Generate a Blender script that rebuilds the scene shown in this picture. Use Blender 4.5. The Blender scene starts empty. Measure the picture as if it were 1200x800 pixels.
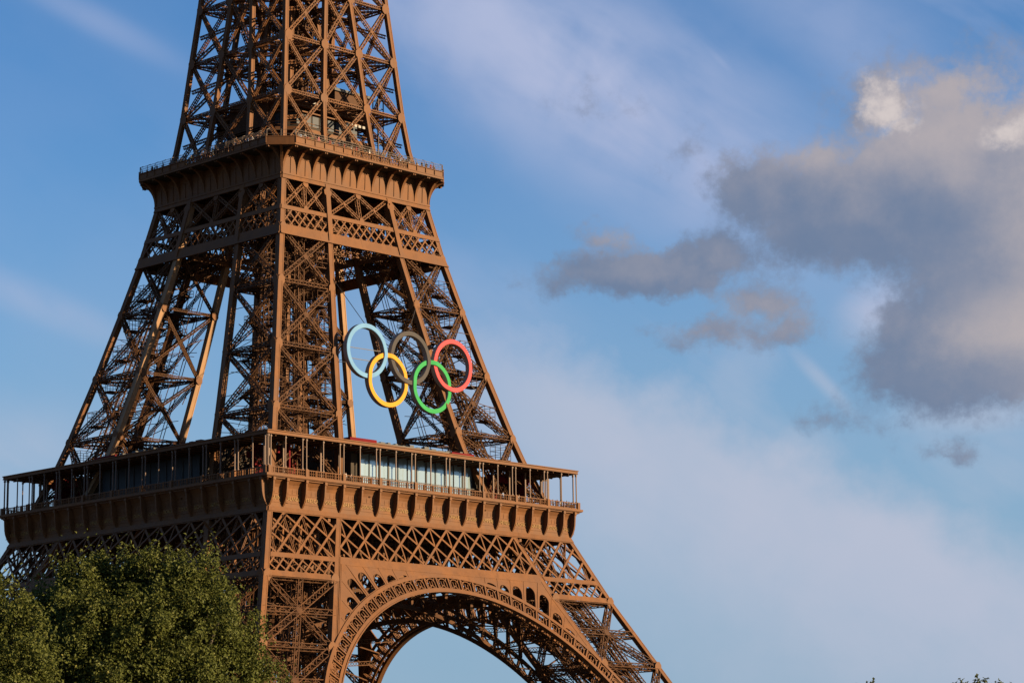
import bpy, bmesh, math, random
import numpy as np
from mathutils import Vector, Matrix

random.seed(7)
rng = np.random.default_rng(7)
SC = bpy.context.scene
COL = SC.collection
R = math.radians

# ------------------------------------------------------------------ camera
CAM_POS = Vector((-287.12, -332.14, 2.41))
YAW, PITCH, ROLL = 0.7706, 0.1909, -0.0119
cam_d = bpy.data.cameras.new('camera')
cam_d.sensor_width = 36.0
cam_d.lens = 3004.08 * 36.0 / 1200.0
cam_d.clip_start = 0.5
cam_d.clip_end = 20000
cam = bpy.data.objects.new('camera', cam_d)
COL.objects.link(cam)
Fw = Vector((math.cos(YAW) * math.cos(PITCH), math.sin(YAW) * math.cos(PITCH), math.sin(PITCH)))
Rt = Fw.cross(Vector((0, 0, 1))).normalized()
Up = Rt.cross(Fw)
R2 = Rt * math.cos(ROLL) + Up * math.sin(ROLL)
U2 = -Rt * math.sin(ROLL) + Up * math.cos(ROLL)
m = Matrix((R2, U2, -Fw)).transposed().to_4x4()
m.translation = CAM_POS
cam.matrix_world = m
SC.camera = cam

# ------------------------------------------------------------------ exposure, sun, sky
SUN_AZ = R(-58.5)       # direction towards the sun, measured from +x
SUN_EL = R(13.5)
SUN_STRENGTH = 5.0
SKY_STRENGTH = 0.05
EXPO = 1.6
SC.view_settings.view_transform = 'Standard'
SC.view_settings.look = 'None'
SC.view_settings.gamma = 1
SC.view_settings.exposure = EXPO
SC.view_settings.use_curve_mapping = False

sun_d = bpy.data.lights.new('sun', 'SUN')
sun_d.energy = SUN_STRENGTH
sun_d.angle = R(0.5)
sun_d.color = (1.0, 0.75, 0.45)
sun = bpy.data.objects.new('sun', sun_d)
COL.objects.link(sun)
sdir = Vector((math.cos(SUN_AZ) * math.cos(SUN_EL), math.sin(SUN_AZ) * math.cos(SUN_EL), math.sin(SUN_EL)))
sun.rotation_euler = sdir.to_track_quat('Z', 'Y').to_euler()


class NT:
    """small wrapper for building math node graphs"""
    def __init__(self, tree):
        self.t = tree

    def node(self, typ, **kw):
        n = self.t.nodes.new(typ)
        for k, v in kw.items():
            setattr(n, k, v)
        return n

    def put(self, sock, v):
        if isinstance(v, bpy.types.NodeSocket):
            self.t.links.new(v, sock)
        else:
            sock.default_value = v

    def m(self, op, a, b=None, c=None, clamp=False):
        n = self.node('ShaderNodeMath', operation=op, use_clamp=clamp)
        self.put(n.inputs[0], a)
        if b is not None:
            self.put(n.inputs[1], b)
        if c is not None:
            self.put(n.inputs[2], c)
        return n.outputs[0]

    def add(self, a, b): return self.m('ADD', a, b)
    def sub(self, a, b): return self.m('SUBTRACT', a, b)
    def mul(self, a, b): return self.m('MULTIPLY', a, b)

    def xyz(self, x, y, z):
        n = self.node('ShaderNodeCombineXYZ')
        self.put(n.inputs[0], x); self.put(n.inputs[1], y); self.put(n.inputs[2], z)
        return n.outputs[0]

    def noise(self, vec, scale, detail=5, rough=0.55, dist=0.0):
        n = self.node('ShaderNodeTexNoise')
        self.put(n.inputs['Vector'], vec)
        n.inputs['Scale'].default_value = scale
        n.inputs['Detail'].default_value = detail
        n.inputs['Roughness'].default_value = rough
        n.inputs['Distortion'].default_value = dist
        return n

    def step(self, v, lo, hi):
        n = self.node('ShaderNodeMapRange', interpolation_type='SMOOTHSTEP')
        self.put(n.inputs[0], v)
        n.inputs[1].default_value = lo; n.inputs[2].default_value = hi
        n.inputs[3].default_value = 0.0; n.inputs[4].default_value = 1.0
        return n.outputs[0]

    def mix(self, f, a, b):
        n = self.node('ShaderNodeMix', data_type='RGBA')
        self.put(n.inputs[0], f)
        self.put(n.inputs[6], a); self.put(n.inputs[7], b)
        return n.outputs[2]

    def gauss(self, u, v, cu, cv, ang, ru, rv):
        """rotated elliptical fall-off exp(-q); ang in degrees, + = rising to the right"""
        ca, sa = math.cos(R(ang)), math.sin(R(ang))
        du = self.sub(u, cu); dv = self.sub(v, cv)
        a = self.mul(self.add(self.mul(du, ca), self.mul(dv, sa)), 1 / ru)
        b = self.mul(self.sub(self.mul(dv, ca), self.mul(du, sa)), 1 / rv)
        q = self.add(self.mul(a, a), self.mul(b, b))
        return self.m('EXPONENT', self.mul(q, -1.0))

    def blob(self, u, v, cu, cv, ang, ru, rv):
        ca, sa = math.cos(R(ang)), math.sin(R(ang))
        du = self.sub(u, cu); dv = self.sub(v, cv)
        a = self.mul(self.add(self.mul(du, ca), self.mul(dv, sa)), 1 / ru)
        b = self.mul(self.sub(self.mul(dv, ca), self.mul(du, sa)), 1 / rv)
        q = self.m('SQRT', self.add(self.mul(a, a), self.mul(b, b)))
        return self.sub(1.0, q)


def PX(x, y):
    """sky position in degrees right of / above azimuth 44.15, elevation 10.94"""
    return ((x - 600) / 50.8, (400 - y) / 52.4)


def cloud_group():
    g = bpy.data.node_groups.new('cumulus_field', 'ShaderNodeTree')
    g.interface.new_socket('U', in_out='INPUT', socket_type='NodeSocketFloat')
    g.interface.new_socket('V', in_out='INPUT', socket_type='NodeSocketFloat')
    g.interface.new_socket('D', in_out='OUTPUT', socket_type='NodeSocketFloat')
    N = NT(g)
    gi = N.node('NodeGroupInput'); go = N.node('NodeGroupOutput')
    u0, v0 = gi.outputs[0], gi.outputs[1]
    vec = N.xyz(u0, v0, 3.7)
    w1 = N.noise(vec, 0.33, 3, 0.5)
    sp = N.node('ShaderNodeSeparateColor'); N.put(sp.inputs[0], w1.outputs['Color'])
    w2 = N.noise(vec, 1.3, 7, 0.66)
    s2 = N.node('ShaderNodeSeparateColor'); N.put(s2.inputs[0], w2.outputs['Color'])
    u = N.add(u0, N.add(N.mul(N.sub(sp.outputs[0], .5), .9), N.mul(N.sub(s2.outputs[0], .5), 1.15)))
    v = N.add(v0, N.add(N.mul(N.sub(sp.outputs[1], .5), .7), N.mul(N.sub(s2.outputs[1], .5), 1.0)))
    blobs = [(1005, 262, 4, 182, 92, 1.0), (1110, 230, 0, 160, 120, 1.15), (1175, 320, 0, 150, 140, 1.1), (1095, 432, 6, 132, 92, 1.1), (1190, 430, 4, 130, 92, 1.0),
             (900, 238, -20, 84, 60, .8), (765, 316, 3, 185, 38, .95), (840, 300, 0, 70, 36, .6), (705, 284, 0, 60, 24, .34), (893, 360, -10, 70, 32, .42), (905, 400, 0, 66, 24, .42), (830, 388, 0, 70, 26, .36),
             (1030, 140, 50, 56, 40, .8), (1120, 125, 4, 170, 62, .45), (1150, 170, 0, 150, 56, .6), (1185, 182, 0, 50, 36, .9), (965, 190, 10, 95, 38, .5),
             (955, 502, 0, 80, 30, .30), (1090, 534, 0, 50, 20, .34), (690, 130, 0, 60, 26, .24), (800, 172, 40, 40, 22, .2)]
    d = None
    for (x, y, a, rx, ry, k) in blobs:
        cu, cv = PX(x, y)
        b = N.mul(N.blob(u, v, cu, cv, a, rx / 50.8, ry / 52.4), k)
        d = b if d is None else N.m('SMOOTH_MAX', d, b, 0.22)
    f = N.noise(vec, 0.75, 10, 0.67)
    d = N.add(d, N.mul(N.sub(f.outputs['Fac'], .53), 1.05))
    b_ = N.noise(N.xyz(u, v, 9.1), 1.5, 6, 0.55)
    lump = N.m('ABSOLUTE', N.sub(b_.outputs['Fac'], .5))
    d = N.sub(d, N.mul(lump, 0.32))
    N.put(go.inputs[0], d)
    return g


def build_world():
    w = bpy.data.worlds.new('World')
    SC.world = w
    w.use_nodes = True
    t = w.node_tree
    t.nodes.clear()
    N = NT(t)
    out = N.node('ShaderNodeOutputWorld')
    bg = N.node('ShaderNodeBackground')
    bg.inputs[1].default_value = SKY_STRENGTH
    t.links.new(bg.outputs[0], out.inputs[0])
    sky = N.node('ShaderNodeTexSky', sky_type='NISHITA')
    sky.sun_disc = False
    sky.sun_elevation = SUN_EL
    sky.sun_rotation = R(90) - SUN_AZ
    sky.air_density = 1.0; sky.dust_density = 0.15; sky.ozone_density = 3.0
    K = 1.0 / (SKY_STRENGTH * 2 ** EXPO)       # cloud colours below are final radiances
    tc = N.node('ShaderNodeTexCoord')
    sx = N.node('ShaderNodeSeparateXYZ'); t.links.new(tc.outputs['Generated'], sx.inputs[0])
    az = N.mul(N.m('ARCTAN2', sx.outputs[1], sx.outputs[0]), 180 / math.pi)
    el = N.mul(N.m('ARCSINE', sx.outputs[2]), 180 / math.pi)
    u = N.sub(44.15, az); v = N.sub(el, 10.94)
    vec = N.xyz(u, v, 0.0)
    # thin high cloud, streaked down to the right
    rot = N.node('ShaderNodeVectorRotate', rotation_type='Z_AXIS')
    N.put(rot.inputs['Vector'], vec); rot.inputs['Angle'].default_value = R(32)
    mp = N.node('ShaderNodeMapping'); N.put(mp.inputs[0], rot.outputs[0])
    mp.inputs['Scale'].default_value = (0.16, 0.5, 1)
    st = N.noise(mp.outputs[0], 1.0, 6, 0.52, 0.25)
    st2 = N.noise(vec, 0.28, 5, 0.5, 0.4)
    streak = N.add(N.mul(st.outputs['Fac'], 0.5), N.mul(st2.outputs['Fac'], 0.5))
    bands = [(690, 95, -31, 380, 115, 1.12), (850, 215, -30, 130, 70, .9), (1010, 60, -35, 280, 80, .5), (40, 352, -22, 150, 26, .5), (110, 30, -25, 140, 22, .42),
             (10, 545, 0, 150, 75, .6), (1022, 372, 25, 48, 40, 1.1), (958, 458, -48, 52, 10, .8), (850, 80, -45, 42, 8, .6), (1130, 500, 0, 110, 30, .6), (590, 350, -30, 120, 50, .45)]
    c = None
    for (x, y, a, rx, ry, k) in bands:
        cu, cv = PX(x, y)
        b = N.mul(N.gauss(u, v, cu, cv, a, rx / 50.8, ry / 52.4), k)
        c = b if c is None else N.m('SMOOTH_MAX', c, b, 0.2)
    # broad veil whose upper edge runs down to the right
    x0, y0 = PX(640, 385); x1, y1 = PX(1200, 652)
    L_ = math.hypot(x1 - x0, y1 - y0); nx, ny = -(y1 - y0) / L_, (x1 - x0) / L_
    wv = N.noise(vec, 0.5, 6, 0.6)
    sd = N.add(N.add(N.mul(N.sub(u, x0), nx), N.mul(N.sub(v, y0), ny)), N.mul(N.sub(wv.outputs['Fac'], .5), 2.4))
    veil = N.mul(N.step(sd, .75, -1.25), N.m('EXPONENT', N.mul(N.m('POWER', N.mul(N.m('MINIMUM', N.add(sd, 1.2), 0.0), 1 / 4.2), 2.0), -1.0)))
    veil = N.mul(N.mul(veil, N.step(u, -6.5, 3.5)), .98)
    cir = N.m('MULTIPLY', c, N.add(0.25, N.mul(N.step(streak, .26, .60), .80)), clamp=True)
    # faint wisps over the whole right side
    wisp = N.mul(N.mul(N.step(streak, .40, .66), N.step(u, -3.5, 4.0)), .42)
    cir = N.m('MAXIMUM', cir, wisp)
    hi_c = N.mix(N.step(v, -1.5, 2.5), (0.475 * K, 0.522 * K, 0.650 * K, 1), (0.415 * K, 0.480 * K, 0.690 * K, 1))
    cir = N.m('MAXIMUM', cir, N.mul(veil, N.add(.72, N.mul(N.step(streak, .3, .62), .28))))
    # other parts of the sky carry some thin cloud as well
    far = N.step(N.m('ABSOLUTE', u), 13.0, 22.0)
    wide = N.noise(tc.outputs['Generated'], 3.0, 6, 0.55)
    cir = N.m('MAXIMUM', cir, N.mul(far, N.mul(N.step(wide.outputs['Fac'], .48, .72), .45)))
    # pale air low over the horizon
    low = N.mul(N.step(v, 0.5, -8.0), 0.62)
    lo_n = N.node('ShaderNodeMapRange', interpolation_type='SMOOTHSTEP')
    N.put(lo_n.inputs[0], v)
    lo_n.inputs[1].default_value = -8.5; lo_n.inputs[2].default_value = 7.0
    lo_n.inputs[3].default_value = 0.9; lo_n.inputs[4].default_value = 0.0
    hs = N.node('ShaderNodeHueSaturation'); N.put(hs.inputs['Color'], sky.outputs[0]); hs.inputs['Saturation'].default_value = 1.27; hs.inputs['Value'].default_value = 1.05
    tint = N.node('ShaderNodeMix', data_type='RGBA', blend_type='MULTIPLY'); tint.inputs[0].default_value = 1.0
    N.put(tint.inputs[6], hs.outputs[0]); tint.inputs[7].default_value = (1.04, .955, 1.05, 1)
    base = N.mix(lo_n.outputs[0], tint.outputs[2], (0.232 * K, 0.392 * K, 0.560 * K, 1))
    base = N.mix(cir, base, hi_c)
    # heavy grey cumulus lit from the right
    grp = cloud_group()
    def dens(uu, vv):
        n = N.node('ShaderNodeGroup'); n.node_tree = grp
        N.put(n.inputs[0], uu); N.put(n.inputs[1], vv)
        return n.outputs[0]
    d0 = dens(u, v)
    d1 = dens(N.add(u, 0.45), N.add(v, 0.50))
    alpha = N.step(d0, -0.06, 0.38)
    lit = N.sub(d0, d1)
    body = N.noise(vec, 0.7, 8, 0.6)
    warm = N.add(N.mul(N.step(lit, -0.35, 0.75), .30), N.mul(N.sub(body.outputs['Fac'], .53), .60))
    for (x, y, rx, ry, k) in ((1100, 172, 130, 52, .62), (1205, 285, 85, 110, .50), (1165, 398, 75, 40, .72), (1125, 115, 120, 42, .5), (960, 190, 95, 28, .34), (880, 376, 105, 42, .30), (705, 278, 48, 22, .3), (1190, 470, 60, 40, .3)):
        cu, cv = PX(x, y)
        warm = N.add(warm, N.mul(N.gauss(u, v, cu, cv, 0, rx / 50.8, ry / 52.4), k))
    cc = N.mix(N.step(warm, -.25, 1.25), (0.140 * K, 0.200 * K, 0.320 * K, 1), (0.50 * K, 0.435 * K, 0.43 * K, 1))
    puff = N.m('MAXIMUM', N.gauss(u, v, *PX(1032, 140), -35, 1.15, .8), N.gauss(u, v, *PX(1185, 180), 0, .75, .45))
    fine = N.noise(vec, 1.6, 7, 0.62)
    hot = N.mul(N.step(puff, .12, .45), N.step(N.add(N.add(N.mul(puff, 1.0), N.mul(lit, .5)), N.mul(N.sub(fine.outputs['Fac'], .5), 2.6)), .35, 1.45))
    cc = N.mix(hot, cc, (0.68 * K, 0.60 * K, 0.57 * K, 1))
    col = N.mix(N.mul(alpha, .93), base, cc)
    t.links.new(col, bg.inputs[0])


build_world()

# ------------------------------------------------------------------ materials
def mat(name, col, rough=0.55, metal=0.0, var=0.12, scale=0.6, spec=0.4, dirt=0.0, dark=0.6, patch=0.0):
    M = bpy.data.materials.new(name)
    M.use_nodes = True
    N = NT(M.node_tree)
    b = M.node_tree.nodes['Principled BSDF']
    b.inputs['Roughness'].default_value = rough
    b.inputs['Metallic'].default_value = metal
    b.inputs['Specular IOR Level'].default_value = spec
    if var > 0:
        tc = N.node('ShaderNodeTexCoord')
        n = N.noise(tc.outputs['Object'], scale, 6, 0.6)
        f = N.step(n.outputs['Fac'], .3, .7)
        lo = tuple(c * (1 - var) for c in col) + (1,)
        hi = tuple(min(1, c * (1 + var)) for c in col) + (1,)
        c = N.mix(f, lo, hi)
        if dirt > 0:
            mp = N.node('ShaderNodeMapping'); N.put(mp.inputs[0], tc.outputs['Object'])
            mp.inputs['Scale'].default_value = (1.6, 1.6, 0.22)
            n2 = N.noise(mp.outputs[0], 1.0, 6, 0.65)
            c = N.mix(N.mul(N.step(n2.outputs['Fac'], .5, .75), dirt), c, tuple(x * dark for x in col) + (1,))
        if patch > 0:
            # repainted patches: large areas a little greyer or fresher than their neighbours
            n3 = N.noise(tc.outputs['Object'], 0.16, 4, 0.7)
            grey = sum(col) / 3
            c = N.mix(N.mul(N.step(n3.outputs['Fac'], .42, .62), patch), c, tuple(.72 * x + .22 * grey for x in col) + (1,))
            n4 = N.noise(tc.outputs['Object'], 2.4, 5, 0.7)
            c = N.mix(N.mul(N.step(n4.outputs['Fac'], .56, .70), patch), c, (col[0] * .62, col[1] * .52, col[2] * .5, 1))
        N.put(b.inputs['Base Color'], c)
        rr = N.node('ShaderNodeMapRange'); N.put(rr.inputs[0], n.outputs['Fac'])
        rr.inputs[3].default_value = max(0, rough - .1); rr.inputs[4].default_value = min(1, rough + .12)
        N.put(b.inputs['Roughness'], rr.outputs[0])
    else:
        b.inputs['Base Color'].default_value = tuple(col) + (1,)
    return M


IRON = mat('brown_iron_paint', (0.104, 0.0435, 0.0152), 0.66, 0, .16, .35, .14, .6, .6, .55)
IRON_OLD_SHADE = mat('old_shaded_red_brown_paint', (0.058, 0.0255, 0.0102), 0.72, 0, .25, .5, .12, .55, .55, .5)  # older lattice paint, darkened so the interior shade sits in the colour
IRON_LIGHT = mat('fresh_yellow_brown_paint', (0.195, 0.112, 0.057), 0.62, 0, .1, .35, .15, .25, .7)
GOLD = mat('gilded_letters', (0.20, 0.112, 0.034), 0.6, 0, .1, 2, .2)
REDP = mat('dark_red_cladding', (0.085, 0.007, 0.009), 0.75, 0, .15, .5, .05)
DARKR = mat('dark_grey_roofing', (0.04, 0.038, 0.036), 0.7, 0, .2, .5)
POLE = mat('grey_brown_pole_paint', (0.105, 0.068, 0.05), 0.6, 0, .08, .6, .15)
DECK_SHADE = mat('deck_and_shade_grey', (0.035, 0.028, 0.022), 0.8, 0, .2, .4, .1)  # decks and walls; also the painted shade on the underside sheets
WHITE = mat('white_painted_metal', (0.16, 0.15, 0.135), 0.6, 0, .08, .5)
STEEL = mat('weathered_steel', (0.09, 0.065, 0.047), 0.6, 0, .1, 1, .2)
CABLE = mat('dark_cable', (0.035, 0.03, 0.028), 0.6, .2, 0)
STONE = mat('pale_masonry', (0.36, 0.32, 0.26), 0.85, 0, .2, .4, .3, .4)
GROUND = mat('gravel_ground', (0.06, 0.052, 0.036), 0.95, 0, .25, .08)
BARK = mat('grey_bark', (0.10, 0.08, 0.06), 0.9, 0, .3, 3)


def glass_mat():
    M = bpy.data.materials.new('sky_reflecting_glass')
    M.use_nodes = True
    b = M.node_tree.nodes['Principled BSDF']
    b.inputs['Base Color'].default_value = (0.26, 0.345, 0.39, 1)
    b.inputs['Roughness'].default_value = 0.11
    b.inputs['Specular IOR Level'].default_value = 0.9
    b.inputs['Metallic'].default_value = 0.6
    return M


GLASS = glass_mat()
DARKG = mat('dark_window_glass', (0.035, 0.04, 0.048), 0.35, 0, 0, .5, .04)


def leaf_mat(name, a, b_, tip):
    M = bpy.data.materials.new(name)
    M.use_nodes = True
    N = NT(M.node_tree)
    b = M.node_tree.nodes['Principled BSDF']
    at = N.node('ShaderNodeAttribute', attribute_name='tone')
    c = N.mix(at.outputs['Fac'], a + (1,), b_ + (1,))
    gt = N.step(at.outputs['Fac'], .86, 1.0)
    c = N.mix(gt, c, tip + (1,))
    N.put(b.inputs['Base Color'], c)
    b.inputs['Roughness'].default_value = 0.6
    b.inputs['Specular IOR Level'].default_value = 0.12
    tr = N.node('ShaderNodeBsdfTranslucent'); N.put(tr.inputs[0], c)
    mx = N.node('ShaderNodeMixShader'); mx.inputs[0].default_value = 0.34
    M.node_tree.links.new(b.outputs[0], mx.inputs[1]); M.node_tree.links.new(tr.outputs[0], mx.inputs[2])
    M.node_tree.links.new(mx.outputs[0], M.node_tree.nodes['Material Output'].inputs[0])
    return M


LEAF = leaf_mat('plane_tree_leaves', (0.050, 0.061, 0.012), (0.100, 0.107, 0.024), (0.15, 0.142, 0.040))
LEAF2 = leaf_mat('dark_leaves', (0.04, 0.052, 0.018), (0.08, 0.09, 0.03), (0.11, 0.11, 0.035))


# ------------------------------------------------------------------ mesh builder
class MB:
    def __init__(self):
        self.bars = []
        self.v = []; self.f = []

    def bar(self, p0, p1, w, h=None, up=(0, 0, 1)):
        self.bars.append((*p0, *p1, w, h if h is not None else w, *up))

    def poly(self, verts, faces):
        o = len(self.v)
        self.v.extend([tuple(x) for x in verts])
        self.f.extend([tuple(i + o for i in fc) for fc in faces])

    def box(self, x0, x1, y0, y1, z0, z1):
        self.poly([(x0, y0, z0), (x1, y0, z0), (x1, y1, z0), (x0, y1, z0), (x0, y0, z1), (x1, y0, z1), (x1, y1, z1), (x0, y1, z1)],
                  [(0, 3, 2, 1), (4, 5, 6, 7), (0, 1, 5, 4), (1, 2, 6, 5), (2, 3, 7, 6), (3, 0, 4, 7)])

    def loft(self, rings, cap=True):
        """list of rings with equal vertex counts, joined in order"""
        n = len(rings[0]); o = len(self.v)
        for r in rings:
            self.v.extend([tuple(p) for p in r])
        for k in range(len(rings) - 1):
            for i in range(n):
                j = (i + 1) % n
                self.f.append((o + k * n + i, o + k * n + j, o + (k + 1) * n + j, o + (k + 1) * n + i))
        if cap:
            self.f.append(tuple(o + i for i in reversed(range(n))))
            self.f.append(tuple(o + (len(rings) - 1) * n + i for i in range(n)))

    def mesh(self, name):
        V = [np.array(self.v, float).reshape(-1, 3)]
        loops = []; sizes = []
        for fc in self.f:
            loops.extend(fc); sizes.append(len(fc))
        L = [np.array(loops, np.int64)]; S = [np.array(sizes, np.int64)]
        if self.bars:
            B = np.array(self.bars, float)
            p0, p1, w, h, up = B[:, 0:3], B[:, 3:6], B[:, 6:7], B[:, 7:8], B[:, 8:11]
            a = p1 - p0
            a /= np.maximum(np.linalg.norm(a, axis=1, keepdims=True), 1e-9)
            s = np.cross(a, up)
            bad = np.linalg.norm(s, axis=1) < 1e-3
            s[bad] = np.cross(a[bad], np.array([1.0, 0.3, 0]))
            s /= np.linalg.norm(s, axis=1, keepdims=True)
            t = np.cross(s, a)
            s = s * w / 2; t = t * h / 2
            vs = np.stack([p0 - s - t, p0 + s - t, p0 + s + t, p0 - s + t, p1 - s - t, p1 + s - t, p1 + s + t, p1 - s + t], 1).reshape(-1, 3)
            fq = np.array([(0, 3, 2, 1), (4, 5, 6, 7), (0, 1, 5, 4), (1, 2, 6, 5), (2, 3, 7, 6), (3, 0, 4, 7)])
            n = len(B)
            fi = (fq[None] + (np.arange(n) * 8)[:, None, None] + len(self.v)).reshape(-1)
            V.append(vs); L.append(fi); S.append(np.full(n * 6, 4))
        V = np.concatenate(V); L = np.concatenate(L); S = np.concatenate(S)
        me = bpy.data.meshes.new(name)
        me.vertices.add(len(V)); me.vertices.foreach_set('co', V.ravel())
        me.loops.add(len(L)); me.loops.foreach_set('vertex_index', L.astype(np.int32))
        me.polygons.add(len(S))
        me.polygons.foreach_set('loop_start', np.concatenate([[0], np.cumsum(S)[:-1]]).astype(np.int32))
        me.polygons.foreach_set('loop_total', S.astype(np.int32))
        me.update(calc_edges=True)
        me.validate()
        me.shade_flat()
        return me


def obj(name, me, material=None, parent=None, loc=(0, 0, 0), rz=0.0):
    if isinstance(me, MB):
        me = me.mesh(name)
    if material is not None and not me.materials:
        me.materials.append(material)
    o = bpy.data.objects.new(name, me)
    COL.objects.link(o)
    o.location = loc
    o.rotation_euler = (0, 0, rz)
    if parent is not None:
        o.parent = parent
    return o


def tag(o, label=None, cat=None, group=None, kind=None):
    if label: o['label'] = label
    if cat: o['category'] = cat
    if group: o['group'] = group
    if kind: o['kind'] = kind
    return o


def empty(name, loc=(0, 0, 0), rz=0):
    o = bpy.data.objects.new(name, None)
    COL.objects.link(o)
    o.location = loc
    o.rotation_euler = (0, 0, rz)
    o.empty_display_size = 0.5
    return o


def four(name, me, material, parent, ks=(0, 1, 2, 3)):
    """the same part on each side of the square plan"""
    if isinstance(me, MB):
        me = me.mesh(name)
    return [obj(name, me, material, parent, rz=k * math.pi / 2) for k in ks]


# ------------------------------------------------------------------ profile of the tower
HZ = [(0, 60.9), (27.8, 45.86), (41.35, 38.97), (51.7, 34.29), (57.6, 31.75), (65.9, 28.6), (69.7, 27.4), (80.7, 24.3),
      (92.0, 21.35), (102.0, 18.85), (110.7, 17.05), (116.0, 15.85), (121.2, 14.8), (127.2, 14.0), (137.3, 13.03), (147.3, 12.05),
      (157.3, 11.2), (168.0, 10.4)]
WZ = [(0, 15.2), (50, 15.05), (66, 14.9), (74, 14.0), (92, 12.3), (106, 11.05), (110.5, 10.4), (116, 10.2), (121.2, 9.7), (127.2, 9.5),
      (137.3, 9.53), (147.3, 9.62), (157.3, 9.7), (168, 9.75)]
hz = np.array(HZ); wz = np.array(WZ)
def H(z): return float(np.interp(z, hz[:, 0], hz[:, 1]))
def I(z): return H(z) - float(np.interp(z, wz[:, 0], wz[:, 1]))
PW = 0.95      # post width


def post(mb, cx, cz_levels, sx, sy, kx, ky, pw=PW, trims=True):
    """square post of the leg at (-,-): sx,sy = 'o' or 'i'"""
    def c(z, k):
        return -(H(z) - pw / 2) if k == 'o' else -(I(z) + pw / 2)
    rings = []
    for z in cz_levels:
        x, y = c(z, kx), c(z, ky)
        h = pw / 2
        rings.append([(x - h, y - h, z), (x + h, y - h, z), (x + h, y + h, z), (x - h, y + h, z)])
    mb.loft(rings)
    if trims:
        for (dx, dy) in ((-1, -1), (1, -1), (-1, 1), (1, 1)):
            rr = []
            for z in cz_levels:
                x, y = c(z, kx) + dx * (pw / 2 - .06), c(z, ky) + dy * (pw / 2 - .06)
                q = .1
                rr.append([(x - q, y - q, z + .003), (x + q, y - q, z + .003), (x + q, y + q, z + .003), (x - q, y + q, z + .003)])
            mb.loft(rr)


def lattice(mb, p0, p1, w, d, nrm, chord=.15, lace=.10, pitch=None, sides=True, cross=False):
    """box girder: four angle irons and zigzag lacing; nrm = normal of the wide faces"""
    p0 = np.array(p0, float); p1 = np.array(p1, float); nrm = np.array(nrm, float)
    a = p1 - p0; Ln = np.linalg.norm(a); a /= Ln
    s = np.cross(a, nrm); s /= np.linalg.norm(s)
    n = np.cross(s, a)
    pitch = pitch or w
    k = max(2, int(round(Ln / pitch)))
    t = np.linspace(0, Ln, k + 1)
    for sa in (-1, 1):
        for sb in (-1, 1):
            o = s * sa * w / 2 + n * sb * d / 2
            mb.bar(p0 + o, p1 + o, chord, chord, n)
    for sb in (-1, 1):
        o = n * sb * d / 2
        for i in range(k):
            q = 1 if i % 2 else -1
            mb.bar(p0 + a * t[i] + s * q * w / 2 + o, p0 + a * t[i + 1] - s * q * w / 2 + o, lace, .04, n)
            if cross:
                mb.bar(p0 + a * t[i] - s * q * w / 2 + o * 1.03, p0 + a * t[i + 1] + s * q * w / 2 + o * 1.03, lace, .04, n)
    if sides:
        for sa in (-1, 1):
            o = s * sa * w / 2
            for i in range(k):
                q = 1 if i % 2 else -1
                mb.bar(p0 + a * t[i] + n * q * d / 2 + o, p0 + a * t[i + 1] - n * q * d / 2 + o, lace, .04, s)


def with_plates(name, mb, plates):
    """bracing and its gusset plates as one mesh; the plates take the second material"""
    c = MB()
    c.v = plates.v + mb.v
    o = len(plates.v)
    c.f = plates.f + [tuple(i + o for i in fc) for fc in mb.f]
    c.bars = mb.bars
    n = len(plates.f)
    me = c.mesh(name)
    idx = np.zeros(len(me.polygons), np.int32); idx[:n] = 1
    me.polygons.foreach_set('material_index', idx)
    return me


def octo(mb, c, r, nrm, up, th=.12, rz=1.0):
    """octagonal gusset plate"""
    c = np.array(c, float); nrm = np.array(nrm, float); nrm /= np.linalg.norm(nrm)
    up = np.array(up, float); up = up - nrm * up.dot(nrm); up /= np.linalg.norm(up)
    sd = np.cross(up, nrm)
    ring = []
    for i in range(8):
        an = math.pi / 8 + i * math.pi / 4
        ring.append(sd * math.cos(an) * r + up * math.sin(an) * r * rz)
    mb.loft([[c + p - nrm * th / 2 for p in ring], [c + p + nrm * th / 2 for p in ring]])


FACES = [('o', 'o', 'i', 'o', (0, -1, 0)), ('o', 'o', 'o', 'i', (-1, 0, 0)), ('i', 'o', 'i', 'i', (1, 0, 0)), ('o', 'i', 'i', 'i', (0, 1, 0))]


def pc(z, kx, ky, pw=PW):
    f = lambda k: -(H(z) - pw / 2) if k == 'o' else -(I(z) + pw / 2)
    return np.array((f(kx), f(ky), z))


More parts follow.
